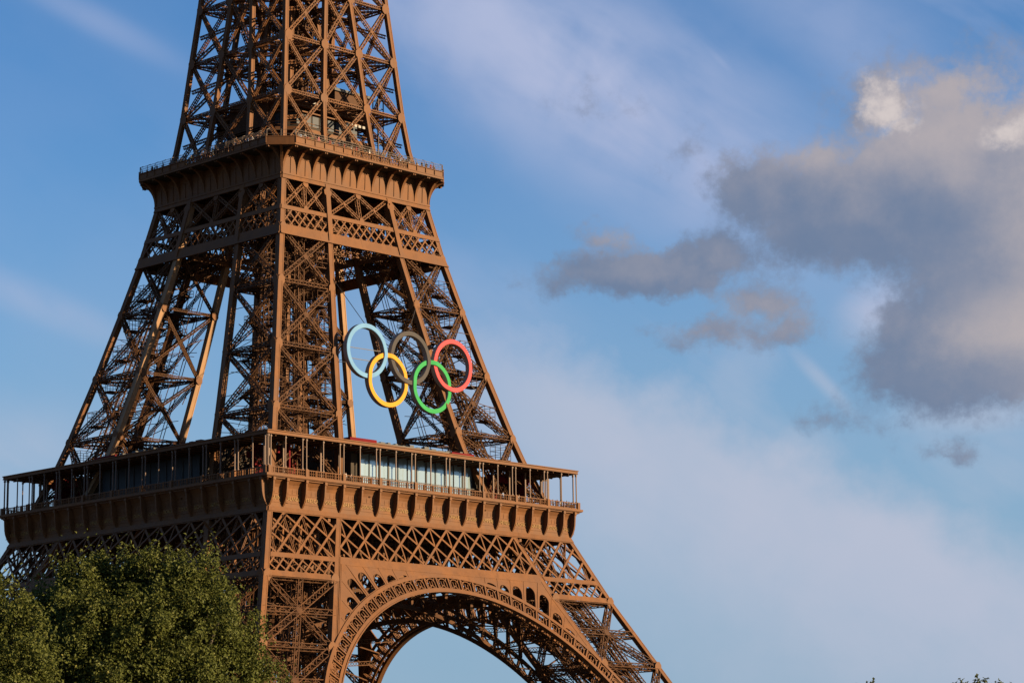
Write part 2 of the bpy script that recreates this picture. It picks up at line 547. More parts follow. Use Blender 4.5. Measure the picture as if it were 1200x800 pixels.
def leg_bracing(levels, mid_beam, w=.85, d=.7, seed=1, node_r=.85, centred=False, ch=.135, lc=.095, mid_r=.62, inner=1.0, inner_x=True, gz=1.25):
    """bracing between the four posts of the leg at (-,-)"""
    mb = MB(); gm_ = MB()
    w0, d0, ch0, lc0 = w, d, ch, lc
    for fi, (ax, ay, bx, by, n) in enumerate(FACES):
        f_ = 1.0 if fi < 2 else inner
        w, d, ch, lc = w0 * f_, d0 * f_, ch0 * (.4 + .6 * f_), lc0 * (.4 + .6 * f_)
        for i in range(len(levels) - 1):
            z0, z1 = levels[i], levels[i + 1]
            A0, B0, A1, B1 = pc(z0, ax, ay), pc(z0, bx, by), pc(z1, ax, ay), pc(z1, bx, by)
            nn = np.cross(B0 - A0, A1 - A0); nn /= np.linalg.norm(nn)
            if fi < 2 or inner_x:
                lattice(mb, A0, B1, w, d, nn, ch, lc)
                lattice(mb, B0, A1, w, d * .8, nn, ch, lc)
            mid = (A0 + B1 + B0 + A1) / 4
            if fi < 2:
                octo(mb, mid + nn * d * .55, mid_r, nn, (0, 0, 1), .05)
                octo(mb, mid - nn * d * .55, mid_r, nn, (0, 0, 1), .05)
            if mid_beam:
                zm = (z0 + z1) / 2
                lattice(mb, pc(zm, ax, ay), pc(zm, bx, by), w, d, nn, ch, lc)
            lattice(mb, A1, B1, w * .9, d, nn, ch, lc)
            if fi < 2 or True:
                dirv = (B1 - A1) / np.linalg.norm(B1 - A1)
                for q, sg in ((A1, 1), (B1, -1)):
                    o = np.array(n) * (PW / 2 + .06) + dirv * sg * (0 if (centred and sg < 0) else node_r * .92 - PW / 2)
                    octo(gm_, q + o, node_r, n, (0, 0, 1), .06, gz)
            # vertical member at mid width
            if mid_beam:
                lattice(mb, (A0 + B0) / 2, (A1 + B1) / 2, .75, .6, nn, ch, lc)
    for z in levels:
        a, b, c_, d_ = pc(z, 'o', 'o'), pc(z, 'i', 'i'), pc(z, 'o', 'i'), pc(z, 'i', 'o')
        lattice(mb, a, b, .7, .6, (0, 0, 1)); lattice(mb, c_, d_, .7, .5, (0, 0, 1))
        m1, m2 = (a + d_) / 2, (c_ + b) / 2
        lattice(mb, m1, m2, .6, .6, (0, 0, 1)); m1, m2 = (a + c_) / 2, (d_ + b) / 2
        lattice(mb, m1, m2, .6, .6, (0, 0, 1))
    return mb, gm_


def axis(z, fx=0.5, fy=0.5):
    """point inside the leg: 0 = outer face, 1 = inner face"""
    h, i = H(z), I(z)
    return np.array((-(h + (i - h) * fx), -(h + (i - h) * fy), z))


def leg_machinery(z0, z1, seed=3, cages=True, stairs=True):
    """lift tracks, stairs, risers and work cages inside a leg"""
    mb = MB()
    rr = random.Random(seed)
    zs = np.arange(z0, z1 + .01, 1.2)
    for f in (.40, .60):                                     # inclined lift track pairs
        for g in (.36, .52):
            for a, b in zip(zs[:-1], zs[1:]):
                mb.bar(axis(a, f, g), axis(b, f, g), .3, .42)
    for a in zs:
        mb.bar(axis(a, .40, .36), axis(a, .60, .36), .14, .14)
        mb.bar(axis(a, .40, .52), axis(a, .60, .52), .14, .14)
    # lattice riser beside the track
    for f, g, w in ((.5, .16, 1.3), (.2, .5, 1.1)):
        for a in np.arange(z0, z1 - 5.9, 6.0):
            lattice(mb, axis(a, f, g), axis(a + 6.0, f, g), w, .9, (0, 1, .3), .16, .1)
    # stair flights
    zig = 0; z = z0 + 1.0
    while stairs and z + 3.4 < z1:
        f0, f1 = (.18, .52) if zig % 2 == 0 else (.52, .18)
        g = .78 if (zig // 2) % 2 == 0 else .70
        A, B = axis(z, f0, g), axis(z + 3.2, f1, g)
        for off in (-.55, .55):
            o = np.array((0, off, 0))
            mb.bar(A + o, B + o, .1, .32)
            for hh in (.55, 1.05):
                mb.bar(A + o + (0, 0, hh), B + o + (0, 0, hh), .06, .06)
            for t in np.linspace(0, 1, 7):
                q = A + (B - A) * t + o
                mb.bar(q, q + (0, 0, 1.05), .05, .05)
        for t in np.linspace(0.04, .96, 14):
            q = A + (B - A) * t
            mb.bar(q + (0, -.55, 0), q + (0, .55, 0), .26, .05)
        P = B
        mb.box(P[0] - .9, P[0] + .9, P[1] - .9, P[1] + .9, P[2] - .06, P[2] + .04)
        for sx_ in (-.9, .9):
            for hh in (.55, 1.1):
                mb.bar(P + (sx_, -.9, hh), P + (sx_, .9, hh), .06)
                mb.bar(P + (-.9, sx_, hh), P + (.9, sx_, hh), .06)
            for sy_ in (-.9, 0, .9):
                mb.bar(P + (sx_, sy_, 0), P + (sx_, sy_, 1.1), .06)
        zig += 1; z += 3.3
    # plain pipes and stray bracing
    for k in range(7):
        f, g = rr.uniform(.1, .9), rr.uniform(.1, .9)
        for a, b in zip(zs[:-1:3], zs[3::3]):
            mb.bar(axis(a, f, g), axis(b, f, g), .12, .12)
    for k in range(int((z1 - z0) * (2.4 if stairs else .35))):
        za = rr.uniform(z0, z1 - 5); zb = za + rr.uniform(-1, 5)
        mb.bar(axis(za, rr.choice((.05, .5, .95)), rr.random()), axis(zb, rr.random(), rr.choice((.05, .5, .95))), .12, .09)
    # wire work cages
    if cages:
        for k, zc in enumerate(np.arange(z0 + 4, z1 - 6, 5.6)):
            for (f, g) in ((.14, .22), (.80, .12)):
                c = axis(zc + rr.uniform(-1, 1), f, g); s = 1.25
                for sx_ in (-s, 0, s):
                    for sy_ in (-s, 0, s):
                        if sx_ or sy_:
                            mb.bar(c + (sx_, sy_, -s), c + (sx_, sy_, s), .07)
                for hh in (-s, -.4, .4, s):
                    for q in (-s, s):
                        mb.bar(c + (q, -s, hh), c + (q, s, hh), .07); mb.bar(c + (-s, q, hh), c + (s, q, hh), .07)
                mb.box(c[0] - s, c[0] + s, c[1] - s, c[1] + s, c[2] - s - .1, c[2] - s - .02)
    return mb


# ------------------------------------------------------------------ face plane helpers (side at y = -H)
def fp(X, z, off=0.0): return (X, -(H(z) + off), z)


def flat_poly(mb, pts, off, th):
    """plate with outline pts [(X, z)] lying on the sloping side, front at off"""
    fr = [fp(x, z, off) for x, z in pts]; bk = [fp(x, z, off - th) for x, z in pts]
    n = len(pts)
    mb.poly(fr + bk, [tuple(range(n)), tuple(reversed(range(n, 2 * n)))] + [(i, i + n, (i + 1) % n + n, (i + 1) % n) for i in range(n)])


def strip(mb, z0, z1, x0, x1, off, th):
    """horizontal band, x0/x1 functions of z"""
    flat_poly(mb, [(x0(z0), z0), (x1(z0), z0), (x1(z1), z1), (x0(z1), z1)], off, th)


def fbar(mb, a, b, w, off, th):
    (xa, za), (xb, zb) = a, b
    d = np.array((xb - xa, zb - za)); L = np.linalg.norm(d)
    if L < .05: return
    d /= L; n = np.array((-d[1], d[0])) * w / 2
    flat_poly(mb, [(xa - n[0], za - n[1]), (xb - n[0], zb - n[1]), (xb + n[0], zb + n[1]), (xa + n[0], za + n[1])], off, th)


def clip_lattice(mb, z0, z1, x0, x1, period, run, w, off, th, dirs=(1, -1), phase=0.0):
    """crossing flat bars between two heights, trimmed by the slanting ends x0(z), x1(z); run = horizontal run over the height"""
    lo, hi = min(x0(z0), x0(z1)) - run, max(x1(z0), x1(z1)) + run
    k0 = math.floor(lo / period) - 1; k1 = math.ceil(hi / period) + 1
    for dr in dirs:
        for k in range(k0, k1):
            xc = (k + phase) * period
            ts = np.linspace(0, 1, 41)
            zz = z0 + (z1 - z0) * ts
            xx = xc + dr * run * (ts - .5)
            ok = [x0(z) <= x <= x1(z) for x, z in zip(xx, zz)]
            idx = [i for i, o in enumerate(ok) if o]
            if len(idx) < 3: continue
            a, b = idx[0], idx[-1]
            o2 = off + (0.0 if dr > 0 else -.09)
            fbar(mb, (xx[a], zz[a]), (xx[b], zz[b]), w, o2, th)


def holed_plate(name, outer, holes, th):
    """2D filled outline with holes -> mesh in (X, z, depth)"""
    cu = bpy.data.curves.new(name, 'CURVE')
    cu.dimensions = '2D'; cu.fill_mode = 'BOTH'; cu.extrude = th / 2
    for lp in [outer] + holes:
        s = cu.splines.new('POLY')
        s.points.add(len(lp) - 1)
        for p, q in zip(s.points, lp):
            p.co = (q[0], q[1], 0, 1)
        s.use_cyclic_u = True
    o = bpy.data.objects.new(name, cu); COL.objects.link(o)
    dg = bpy.context.evaluated_depsgraph_get()
    me = bpy.data.meshes.new_from_object(o.evaluated_get(dg))
    bpy.data.objects.remove(o)
    vs = [tuple(v.co) for v in me.vertices]; fs = [tuple(p.vertices) for p in me.polygons]
    bpy.data.meshes.remove(me)
    return vs, fs


# ================================================================== setting: ground
gm = MB()
gm.poly([(-6000, -6000, 0), (6000, -6000, 0), (6000, 6000, 0), (-6000, 6000, 0)], [(0, 1, 2, 3)])
tag(obj('ground', gm, GROUND), kind='structure')

# ================================================================== the tower
T = empty('iron_tower')
tag(T, 'huge brown wrought-iron lattice tower with arched base and two visitor platforms', 'tower')

KEYS = [('o', 'o'), ('i', 'o'), ('o', 'i'), ('i', 'i')]


def make_pillars(name, levels, zlist, mid, post_name, mats, machinery=None, w=.85, d=.7, pw=PW, node_r=.85, cages=True, inner=1.0, mid_r=.62):
    body, gus = leg_bracing(levels, mid, w, d, node_r=node_r, inner=inner, mid_r=mid_r)
    body = with_plates(name, body, gus); body.materials.append(IRON_OLD_SHADE); body.materials.append(IRON)
    posts = []
    for kx, ky in KEYS:
        mb = MB(); post(mb, 0, zlist, 0, 0, kx, ky, pw); posts.append(mb.mesh(post_name))
    mach = machinery.mesh('lift_track_and_stairs') if machinery else None
    res = []
    for k in range(4):
        p = obj(name, body, IRON_OLD_SHADE, T, rz=k * math.pi / 2)
        for key, me in zip(KEYS, posts):
            q = obj(post_name, me, IRON, p)
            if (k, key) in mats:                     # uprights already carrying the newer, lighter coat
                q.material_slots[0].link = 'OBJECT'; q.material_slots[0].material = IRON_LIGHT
        if mach:
            obj('lift_track_and_stairs', mach, IRON_OLD_SHADE, p)
        res.append(p)
    return res


# lower pillars
lowz = [0.5, 27.8, 41.35, 51.7, 57.0]
lower = make_pillars('lower_pillar', [8.4, 19.4, 30.4, 41.4], lowz, True, 'corner_post', (),
                     leg_machinery(4, 56, 11, False, False), .95, .75)
for kx, ky in KEYS:
    st = MB()
    c = pc(0.3, kx, ky)
    st.loft([[(c[0] - 3.2, c[1] - 3.2, -.3), (c[0] + 3.2, c[1] - 3.2, -.3), (c[0] + 3.2, c[1] + 3.2, -.3), (c[0] - 3.2, c[1] + 3.2, -.3)],
             [(c[0] - 2.2, c[1] - 2.2, 2.6), (c[0] + 2.2, c[1] - 2.2, 2.6), (c[0] + 2.2, c[1] + 2.2, 2.6), (c[0] - 2.2, c[1] + 2.2, 2.6)]])
    stm = st.mesh('stone_footing'); stm.materials.append(STONE)
    for p_ in lower:
        obj('stone_footing', stm, STONE, p_)

# upper pillars between the platforms
upz = [57.4, 65.9, 69.7, 80.7, 92.0, 102.0, 110.7, 115.6]
upper = make_pillars('upper_pillar', [58.6, 69.7, 80.7, 92.0, 101.6], upz, False, 'corner_post', ((3, ('i', 'i')), (3, ('i', 'o')), (2, ('o', 'i'))),
                     leg_machinery(58.5, 112, 5), .66, .55, node_r=.72, inner=.62, mid_r=.5)

# spire above the second platform
spz = [115.8, 121.2, 127.2, 137.3, 147.3, 157.3, 166.0]
spb, spg = leg_bracing([116.6, 127.2, 137.3, 147.3, 157.3], False, .52, .42, node_r=.88, centred=True, ch=.135, lc=.09, mid_r=.34, inner=.7, inner_x=False, gz=1.1)
sp = obj('spire', with_plates('spire', spb, spg), IRON, T)
sp.data.materials.append(IRON)
me0 = sp.data
posts = []
for kx, ky in KEYS:
    mb = MB(); post(mb, 0, spz, 0, 0, kx, ky, .70); posts.append(mb.mesh('upright'))
for k in range(4):
    if k:
        obj('spire', me0, IRON, T, rz=k * math.pi / 2)
mid = MB()
zz = [116.6, 127.2, 137.3, 147.3, 157.3]
for i in range(4):
    z0, z1 = zz[i], zz[i + 1]
    a = lambda z, s: np.array((s * (I(z) + .42), -(H(z) - .42), z))
    nn = (0, -1, .1)
    lattice(mid, a(z0, -1), a(z1, 1), .52, .42, nn, .135, .09); lattice(mid, a(z0, 1), a(z1, -1), .52, .36, nn, .135, .09)
    lattice(mid, a(z1, -1), a(z1, 1), .52, .42, nn, .135, .09)
    # inner plane too
    b = lambda z, s: np.array((s * (I(z) + .42), -(I(z) + .42), z))
    lattice(mid, b(z1, -1), b(z1, 1), .6, .5, (0, 0, 1), .12, .08)
    for s in (-1, 1):
        lattice(mid, a(z1, s), np.array((-s * (H(z1) - .42), (I(z1)), z1)), .55, .5, (0, 0, 1), .12, .08)
    lattice(mid, (-(H(z1) - .4), -(H(z1) - .4), z1 - 5), (0, -(I(z1)), z1), .5, .5, (0, 0, 1), .12, .08)
four('spire_side_bracing', mid, IRON, T)
for k in range(4):
    for me in posts:
        obj('spire_upright', me, IRON, T, rz=k * math.pi / 2)
# lift shaft in the middle of the spire
sh = MB()
for sx_ in (-2.6, -.9, .9, 2.6):
    for sy_ in (-2.4, 2.4):
        for z in np.arange(117, 163, 6.0):
            lattice(sh, (sx_, sy_, z), (sx_, sy_, z + 6), .7, .6, (0, 1, 0), .14, .09)
for z in np.arange(118, 163, 2.0):
    for s in (-2.4, 2.4):
        sh.bar((-2.6, s, z), (2.6, s, z), .18)
    for s in (-2.6, 2.6):
        sh.bar((s, -2.4, z), (s, 2.4, z), .18)
zig = 0
for z in np.arange(117, 160, 2.9):                      # spiral stair beside the shaft
    s = 1 if zig % 2 else -1
    A = np.array((-5.5 * 0 + s * -2.0, -4.2, z)); B = np.array((s * 2.0, -4.2, z + 2.9))
    sh.bar(A, B, .9, .2); sh.bar(A + (0, -.5, 1), B + (0, -.5, 1), .06); sh.bar(A + (0, .5, 1), B + (0, .5, 1), .06)
    zig += 1
obj('lift_shaft', sh, IRON_OLD_SHADE, T)

# ------------------------------------------------------------------ great girder under the first platform
xo0 = lambda z: -(H(z) - .98); xo1 = lambda z: (H(z) - .98)
xi0 = lambda z: -(I(z)); xi1 = lambda z: I(z)
xn0 = lambda z: -(I(z) + .93); xn1 = lambda z: (I(z) + .93)
neg = lambda f: (lambda z: -f(z))
g = MB()
BAY_ = 3.88
full0, full1 = (lambda z: -(H(z) - .02)), (lambda z: (H(z) - .02))
strip(g, 51.88, 52.60, full0, full1, .22, .35)
strip(g, 51.70, 51.90, full0, full1, .10, .25)
for s in (-1, 1):
    a, b = (xo0, neg(xn1)) if s < 0 else (xn1, xo1)
    strip(g, 44.4, 45.15, a, b, .12, .3)
    strip(g, 41.35, 42.2, a, b, .12, .3)
    clip_lattice(g, 45.1, 51.75, a, b, BAY_, 2 * BAY_, .34, .06, .12)
    for k in range(-10, 11):
        zt = [z for z in np.linspace(45.1, 51.75, 40) if a(z) + .1 < k * BAY_ < b(z) - .1]
        if len(zt) > 3:
            for q in (-.16, .16):
                fbar(g, (k * BAY_ + q, zt[0]), (k * BAY_ + q, zt[-1]), .10, -.25, .10)
    clip_lattice(g, 42.15, 44.45, a, b, 1.95, 2.6, .25, .06, .10)
    # rear lattice of the leg girder, one leg width further in
    for z0, z1, per, run in ((45.1, 51.4, 3.95, 3.2),):
        for k in range(4):
            x0_ = s * (I(48) + 1.8 + k * 3.6)
            for q in (-1, 1):
                g.bar((x0_ - q * 1.6, -(H(z0) - 3.2), z0), (x0_ + q * 1.6, -(H(z1) - 3.2), z1), .34, .2, (0, 1, 0))
strip(g, 44.15, 45.3, xi0, xi1, .12, .3)
clip_lattice(g, 45.25, 51.75, xi0, xi1, BAY_, 2 * BAY_, .34, .06, .12)
for k in range(-6, 7):
    zt = [z for z in np.linspace(45.25, 51.75, 40) if xi0(z) + .1 < k * BAY_ < xi1(z) - .1]
    if len(zt) > 3:
        fbar(g, (k * BAY_, zt[0]), (k * BAY_, zt[-1]), .26, -.12, .10)
# inner parallel girder
for z_, hh in ((51.5, .8), (45.2, .8)):
    g.bar((-34, -(H(48) - 14.5), z_), (34, -(H(48) - 14.5), z_), .5, hh, (0, 0, 1))
for k in range(-9, 9):
    x_ = k * 3.7
    for q in (-1, 1):
        g.bar((x_ - q * 3, -(H(48) - 14.5 + q * .1), 45.4), (x_ + q * 3, -(H(48) - 14.5 + q * .1), 51.2), .4, .2, (0, 1, 0))
four('lattice_girder', g, IRON, T)

# ------------------------------------------------------------------ arches
AC, RI, RO = 2.9, 38.1, 40.95
def arc_pt(r, th): return (r * math.sin(th), AC + r * math.cos(th))
ar = MB()
TH = R(64)
def arc_band(mb, r0, r1, off, th, t0=-TH, t1=TH, n=90):
    for i in range(n):
        a = t0 + (t1 - t0) * i / n; b = t0 + (t1 - t0) * (i + 1) / n
        flat_poly(mb, [arc_pt(r0, a), arc_pt(r0, b), arc_pt(r1, b), arc_pt(r1, a)], off, th)
arc_band(ar, RI, RI + .62, .32, .5)
arc_band(ar, RI - .06, RI + .12, .45, 1.0)                # soffit lip
arc_band(ar, RO - .55, RO, .32, .5)
STEP = R(3.85)
nb = int(TH / STEP)
for k in range(-nb, nb + 1):
    t = k * STEP
    fbar(ar, arc_pt(RI + .3, t), arc_pt(RO - .3, t), .26, .30, .3)
    # openwork of each cell: arched head, two colonnettes and a ring
    c = t + STEP / 2
    prev = None
    for q in range(0, 9):
        an = math.pi * q / 8
        rr_ = RI + 1.55 + .62 * math.sin(an); tt = c + math.cos(an) * .85 / 39.6
        p = arc_pt(rr_, tt)
        if prev: fbar(ar, prev, p, .16, .14, .12)
        prev = p
    for sgn in (-1, 1):
        fbar(ar, arc_pt(RI + .55, c + sgn * .85 / 39.6), arc_pt(RI + 1.6, c + sgn * .85 / 39.6), .16, .14, .12)
        fbar(ar, arc_pt(RI + .55, c + sgn * .28 / 39.6), arc_pt(RI + 1.75, c + sgn * .28 / 39.6), .11, .12, .1)
        fbar(ar, arc_pt(RO - .5, c + sgn * 1.15 / 39.6), arc_pt(RI + 1.7, c + sgn * .62 / 39.6), .13, .13, .1)
    fbar(ar, arc_pt(RI + .62, c - .85 / 39.6), arc_pt(RI + 1.2, c + .3 / 39.6), .1, .1, .08)
    fbar(ar, arc_pt(RI + .62, c + .85 / 39.6), arc_pt(RI + 1.2, c - .3 / 39.6), .1, .11, .08)
# rear ring of the arch and the ties across its soffit
for r0, r1 in ((RI, RI + .4), (RO - .4, RO)):
    arc_band(ar, r0, r1, -1.5, .25, n=60)
for k in range(-nb, nb + 1):
    t = k * STEP
    fbar(ar, arc_pt(RI + .3, t), arc_pt(RO - .3, t), .3, -.1, 1.5)
arch_in = MB()
R2I, R2O = 36.9, 39.9
for r0, r1, th_ in ((R2I, R2I + .75, .5), (R2O - .5, R2O, .5)):
    arc_band(arch_in, r0, r1, -15.0, th_, R(-58), R(58), 60)
for k in range(-15, 16):
    t = k * STEP
    fbar(arch_in, arc_pt(R2I + .3, t), arc_pt(R2O - .2, t), .35, -15.0, .4)
    p, q = arc_pt(R2I + .4, t), arc_pt(R2O - .3, t + STEP)
    if k < 15: arch_in.bar(fp(*p, -15.2), fp(*q, -15.2), .22, .2, (0, 1, 0))
    if k % 3 == 0 and abs(k) < 13:
        a_, b_ = np.array(fp(*arc_pt(RI + .6, t), -1.8)), np.array(fp(*arc_pt(R2I + .6, t), -15))
        lattice(arch_in, a_, b_, .7, .7, (0, 0, 1), .12, .08)
        c_ = np.array(fp(*arc_pt(RI + .6, t + 2 * STEP), -1.8)) if k < 12 else None
        if c_ is not None:
            arch_in.bar(b_, c_, .22, .22)
    # hangers up to the deck beams
    x_, z_ = arc_pt(R2O, t)
    if z_ < 50 and abs(x_) < 27:
        arch_in.bar(fp(x_, z_, -15.1), (x_, -(H(z_) - 15.1), 52), .45, .5, (0, 1, 0))
        if k % 2: arch_in.bar(fp(x_, z_, -15.1), (x_ + 2.6, -(H(z_) - 15.1), 52), .25, .25)
arches = four('arch', ar, IRON, T)
four('inner_arch_rib', arch_in, IRON_OLD_SHADE, T)
# spandrel plate with long radial openings
lim_x = lambda z: I(z) - .05
outer = []
zs_ = [44.25]
pts = []
for th in np.linspace(R(-43.2), R(43.2), 60):
    pts.append(arc_pt(RO - .25, th))
z_end = pts[0][1]
outer = [(-lim_x(44.2), 44.2), (-lim_x(41.35), 41.35), (-lim_x(z_end), z_end)] + pts + [(lim_x(z_end), z_end), (lim_x(41.35), 41.35), (lim_x(44.2), 44.2)]
pp = [outer[0]]
for q in outer[1:]:
    if math.hypot(q[0] - pp[-1][0], q[1] - pp[-1][1]) > .05: pp.append(q)
outer = pp
holes = []
for sgn in (-1, 1):
    for k in range(7):
        t = sgn * R(14.0 + 3.85 * k)
        r0 = RO + .12
        hw = 1.0
        # longest slot that stays inside the plate
        r1 = r0
        while True:
            x, z = arc_pt(r1 + .1, t)
            ex = abs(x) + hw * math.cos(t)
            if z + hw * .75 > 43.75 or ex > lim_x(z) - .85 or r1 > 47: break
            r1 += .05
        cx, sxn = math.cos(t), math.sin(t)
        rad = np.array((sxn, cx)); tan = np.array((cx, -sxn))
        L = max(0.35, r1 - r0)
        base = np.array(arc_pt(r0, t))
        hh = min(hw, L)
        lp = []
        for q in np.linspace(0, math.pi, 11):
            lp.append(base + rad * (L - hh + .0 + hh * math.sin(q)) + tan * hw * math.cos(q))
        lo_l = base - tan * hw; lo_r = base + tan * hw
        for s_ in (lo_l, lo_r):
            v_ = s_ - np.array((0, AC)); v_ *= r0 / np.linalg.norm(v_); s_[:] = v_ + np.array((0, AC))
        lp += [lo_l, lo_r]
        holes.append([tuple(p) for p in lp])
vs, fs = holed_plate('spandrel', outer, holes, .26)
spm = MB()
spm.poly([fp(v[0], v[1], .02 + v[2]) for v in vs], fs)
for sgn in (-1, 1):
    for k in range(8):                                   # raised ribs between the openings
        t = sgn * R(14.0 + 3.85 * (k - .5))
        r1 = RO
        while r1 < 47 and arc_pt(r1 + .1, t)[1] < 44.1 and abs(arc_pt(r1 + .1, t)[0]) < lim_x(arc_pt(r1 + .1, t)[1]) - .5: r1 += .1
        if r1 > RO + .4: fbar(spm, arc_pt(RO + .02, t), arc_pt(r1, t), .13, .20, .06)
    for z0_, z1_ in ((31.8, 44.1),):
        fbar(spm, (sgn * (lim_x(z0_) - .28), z0_), (sgn * (lim_x(41.35) - .28), 41.35), .14, .20, .06)
        fbar(spm, (sgn * (lim_x(41.35) - .28), 41.35), (sgn * (lim_x(z1_) - .28), z1_), .14, .20, .06)
fbar(spm, (-21.5, 44.02), (21.5, 44.02), .14, .20, .06)
for a in arches:
    if not spm.bars and a is arches[0]:
        spme = spm.mesh('spandrel'); spme.materials.append(IRON)
    obj('spandrel', spme, IRON, a)

# ------------------------------------------------------------------ first platform: frieze, deck, gallery
BAY = 3.88
FH = 34.0
fz = MB()
prof = [(52.60, 0.0), (54.9, .0), (55.6, .07), (56.1, .25), (56.6, .6), (56.98, .9)]
for (za, da), (zb, db) in zip(prof[:-1], prof[1:]):
    xa, xb = FH + da, FH + db
    fz.poly([(-xa, -xa, za), (xa, -xa, za), (xb, -xb, zb), (-xb, -xb, zb), (-xa, -xa + .3, za), (xa, -xa + .3, za), (xb, -xb + .3, zb), (-xb, -xb + .3, zb)],
            [(0, 1, 2, 3), (7, 6, 5, 4)])
bp = [(52.68, .10), (53.0, .40), (53.5, .70), (54.1, .95), (54.8, 1.10), (55.7, 1.18), (56.4, 1.22), (56.95, 1.26)]
for k in range(-9, 10):
    x = k * BAY
    if abs(k) == 9: x = (k / 9) * (FH - .2)
    w = .14
    for (za, da), (zb, db) in zip(bp[:-1], bp[1:]):
        fz.poly([(x - w, -FH - da, za), (x + w, -FH - da, za), (x + w, -FH - db, zb), (x - w, -FH - db, zb),
                 (x - w, -FH + .1, za), (x + w, -FH + .1, za), (x + w, -FH + .1, zb), (x - w, -FH + .1, zb)],
                [(0, 1, 2, 3), (1, 5, 6, 2), (4, 0, 3, 7)])
    fz.box(x - .24, x + .24, -FH - 1.36, -FH - .7, 56.5, 56.96)                 # console head
    fz.box(x - .1, x + .22, -FH - .42, -FH - .1, 54.35, 54.6)                    # small lamp bracket
    if k < 9:
        for q in (.28, .5, .72):
            fz.bar((x + BAY * q, -FH - .012, 54.75), (x + BAY * q, -FH - .05, 55.5), .07, .06, (0, 1, 0))
        fz.bar((x + .2, -FH - .02, 54.68), (x + BAY - .2, -FH - .02, 54.68), .09, .1, (0, 1, 0))
        fz.bar((x + .2, -FH - .02, 53.3), (x + BAY - .2, -FH - .02, 53.3), .07, .1, (0, 1, 0))
friezes = four('frieze', fz, IRON, T)

NAMES = {
    0: "SEGUIN LALANDE TRESCA PONCELET BRESSE LAGRANGE BELANGER CUVIER LAPLACE DULONG CHASLES LAVOISIER AMPERE CHEVREUL FLACHAT NAVIER LEGENDRE CHAPTAL",
    3: "PETIET DAGUERRE WURTZ LE_VERRIER PERDONNET DELAMBRE MALUS BREGUET POLONCEAU DUMAS CLAPEYRON BORDA FOURIER BICHAT SAUVAGE PELOUZE CARNOT LAME",
}
def letter_meshes(words):
    for i, wd in enumerate(words):
        mb = MB()
        cu = bpy.data.curves.new('t', 'FONT')
        cu.body = wd.replace('_', ' '); cu.size = .84; cu.extrude = .03; cu.align_x = 'CENTER'; cu.resolution_u = 2
        o = bpy.data.objects.new('t', cu); COL.objects.link(o)
        dg = bpy.context.evaluated_depsgraph_get(); dg.update()
        me = bpy.data.meshes.new_from_object(o.evaluated_get(dg))
        bpy.data.objects.remove(o)
        xs = [v.co.x for v in me.vertices]
        sc = min(1.0, 2.7 / (max(xs) - min(xs)))
        cx = -9 * BAY + (i + .5) * BAY + .1
        mb.poly([(cx + v.co.x * sc, -FH - .05 - v.co.z, 53.72 + v.co.y) for v in me.vertices], [tuple(p.vertices) for p in me.polygons])
        bpy.data.meshes.remove(me)
        yield mb
for k, s in NAMES.items():
    for mb in letter_meshes(s.split()):
        obj('name_lettering', mb, GOLD, friezes[k])

def square_ring(mb, ho, hi, z0, z1):
    o = [(-ho, -ho), (ho, -ho), (ho, ho), (-ho, ho)]; i = [(-hi, -hi), (hi, -hi), (hi, hi), (-hi, hi)]
    v = [(x, y, z0) for x, y in o] + [(x, y, z0) for x, y in i] + [(x, y, z1) for x, y in o] + [(x, y, z1) for x, y in i]
    f = []
    for k in range(4):
        j = (k + 1) % 4
        f += [(k, j, 8 + j, 8 + k), (4 + j, 4 + k, 12 + k, 12 + j), (8 + k, 8 + j, 12 + j, 12 + k), (j, k, 4 + k, 4 + j)]
    mb.poly(v, f)
dk = MB()
square_ring(dk, 35.35, 13.0, 57.02, 57.30)
square_ring(dk, 35.50, 34.6, 57.12, 57.48)
square_ring(dk, 35.05, 34.2, 56.80, 57.00)
obj('first_platform_deck', dk, IRON, T)
un = MB()                                                # beams under the deck
for k in range(-8, 9):
    x = k * 4.1
    for (y0, y1) in ((-33.5, -13), (13, 33.5)):
        un.bar((x, y0, 55.6), (x, y1, 55.6), .4, 2.4); un.bar((y0, x + .01, 54.9), (y1, x + .01, 54.9), .4, 1.0)
for y in (-13, 13):
    for z in (52.2, 55.9):
        un.bar((-33, y, z), (33, y, z), .6, .7); un.bar((y + .02, -33, z + .02), (y + .02, 33, z + .02), .6, .7)
    for k in range(-9, 9):
        for q in (-1, 1):
            un.bar((k * 3.6 - q * 1.8, y + q * .05, 52.2), (k * 3.6 + q * 1.8, y + q * .05, 55.8), .3, .2)
            un.bar((y + q * .05, k * 3.6 - q * 1.8, 52.2), (y + q * .05, k * 3.6 + q * 1.8, 55.8), .3, .2)
obj('deck_beams', un, IRON_OLD_SHADE, T)

# railing
rl = MB()
for z, w, h in ((58.52, .16, .12), (57.62, .12, .1), (58.05, .06, .05)):
    rl.bar((-35.1, -35.1, z), (35.1, -35.1, z), w, h)
for x in np.arange(-35.0, 35.01, .40):
    rl.bar((x, -35.1, 57.48), (x, -35.1, 58.5), .10, .09)
for x in np.arange(-34.92, 34.93, BAY / 2):
    rl.bar((x, -35.1, 57.48), (x, -35.1, 58.62), .2, .18)
for k in range(-9, 10, 2):
    x = k * BAY
    x = max(-34.7, min(34.7, x))
    rl.box(x - .3, x + .3, -35.32, -34.9, 57.48, 58.66)
four('railing', rl, IRON, T)

